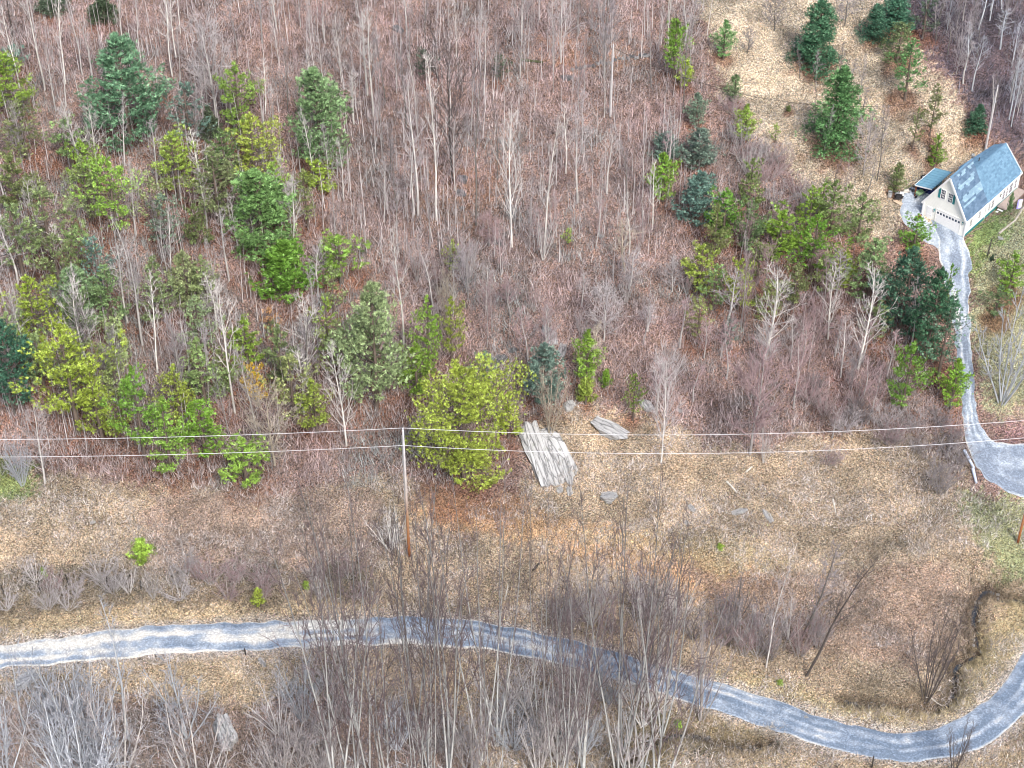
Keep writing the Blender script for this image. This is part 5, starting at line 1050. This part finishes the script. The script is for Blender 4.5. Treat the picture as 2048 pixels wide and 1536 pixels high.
def lumpy(name, px, py, dims, mat, label, cat, seed=1, group=None, rz=0):
    bm = bmesh.new(); bmesh.ops.create_cube(bm, size=2); bmesh.ops.subdivide_edges(bm, edges=bm.edges[:], cuts=7, use_grid_fill=True)
    for v in bm.verts:
        p = v.co; n = Vector((float(vnoise(p.x * 2 + seed, p.y * 2 + p.z)), float(vnoise(p.y * 2 + seed, p.z * 2 + 4)), float(vnoise(p.x * 2.3 + 9, p.y * 2.1 + seed))))
        l = p.length; v.co = p * (1 - .28 * max(0, l - 1)) + n * .5
        if v.co.z < 0: v.co.x *= 1.1; v.co.y *= 1.1
    me = bpy.data.meshes.new(name); bm.to_mesh(me); bm.free(); me.materials.append(mat); o = link(name, me); o.location = standing(px, py) + Vector((0, 0, dims[2] * .7)); o.scale = dims; o.rotation_euler[2] = rz; return tag(o, label, cat, group)
lumpy('covered_heap', 1848, 384, (.85, .5, .5), M_blue, 'dark blue tarp-covered heap at the garage corner', 'covered heap', 3, rz=-.4); lumpy('covered_heap', 1860, 391, (.6, .4, .4), M_blue, 'smaller dark blue covered heap tucked against the garage wall', 'covered heap', 6)
for x, y, dm, mt, lab in [(1798,396,(.5,.35,.25),M_rub,'black sack in the junk heap left of the gravel pad'),(1803,390,(.3,.3,.22),M_trim,'white sack in the junk heap left of the gravel pad'),(1794,389,(.3,.3,.2),M_steel,'grey sack at the back of the junk heap'),(1812,384,(.35,.25,.2),M_pale,'tan sack between the junk heap and the stones')]: lumpy('sack', x, y, dm, mt, lab, 'sack', int(x) % 7, 'junk heap by the gravel pad')
sh_ = empty('board', standing(1796, 407), 'tan board lying beside the junk heap', 'board', None, -.9); wallpoly('plank', [(-.6, -.25, 0), (.6, -.25, .1), (.6, .25, .14), (-.6, .25, .04)], simple('tan_board', (.6, .45, .32), .8, .1), (0, 0, .06), sh_)
bl = empty('barrel', standing(1779, 394), 'grey metal barrel alone at the left of the gravel pad', 'barrel'); spun('drum', [(.01, .02), (.28, .0), (.3, .3), (.28, .32), (.3, .6), (.28, .85), (.01, .83)], M_steel, 16, bl); spun('rim', [(.27, .84), (.31, .84), (.31, .88), (.27, .88)], M_rub, 16, bl)
for i, (x, y) in enumerate(((1818,380),(1823,377),(1829,375),(1834,377),(1824,383),(1815,385))): rock(x, y, x + 4, y - 1, 7, 'round grey stone in the ring at the top of the gravel pad', .25, i % 2 == 0, 'stone ring at the gravel pad', 'ring_stone', 'stone')
ch = empty('plastic_chair', standing(1866, 374), 'white plastic chair behind the garage corner', 'chair', None, .5)
box('seat', -.25, .25, -.25, .25, .4, .45, M_trim, ch, .01); box('backrest', -.25, -.2, -.25, .25, .453, .95, M_trim, ch, .01)
for a in (-.2, .2):
    for b_ in (-.2, .2): box('leg', a - .025, a + .025, b_ - .025, b_ + .025, 0, .398, M_trim, ch)
tb = empty('storage_box', standing(1875, 370), 'teal storage box behind the garage', 'storage box', None, .7); box('box_body', -.5, .5, -.3, .3, 0, .5, M_tin, tb, .03); box('lid', -.53, .53, -.33, .33, .505, .57, M_teal, tb, .02)
rc = empty('fuel_can', standing(1839, 436), 'red fuel can at the front left corner of the garage', 'fuel can'); box('can_body', -.2, .2, -.13, .13, 0, .42, M_redp, rc, .04); bar('handle', (-.12, 0, .5), (.12, 0, .5), (.04, .04), M_redp, rc); bar('spout', (.12, 0, .42), (.24, 0, .6), (.05, .05), M_rub, rc)
lp = empty('door_panel_board', standing(2037, 418), 'lilac and white panel leaning by the deck at the right edge', 'panel', None, .3); box('sheet', -.35, .35, -.03, .03, 0, 1.5, M_purple, lp, .01); box('white_strip', -.1, .33, -.05, -.032, .2, 1.45, M_trim, lp)
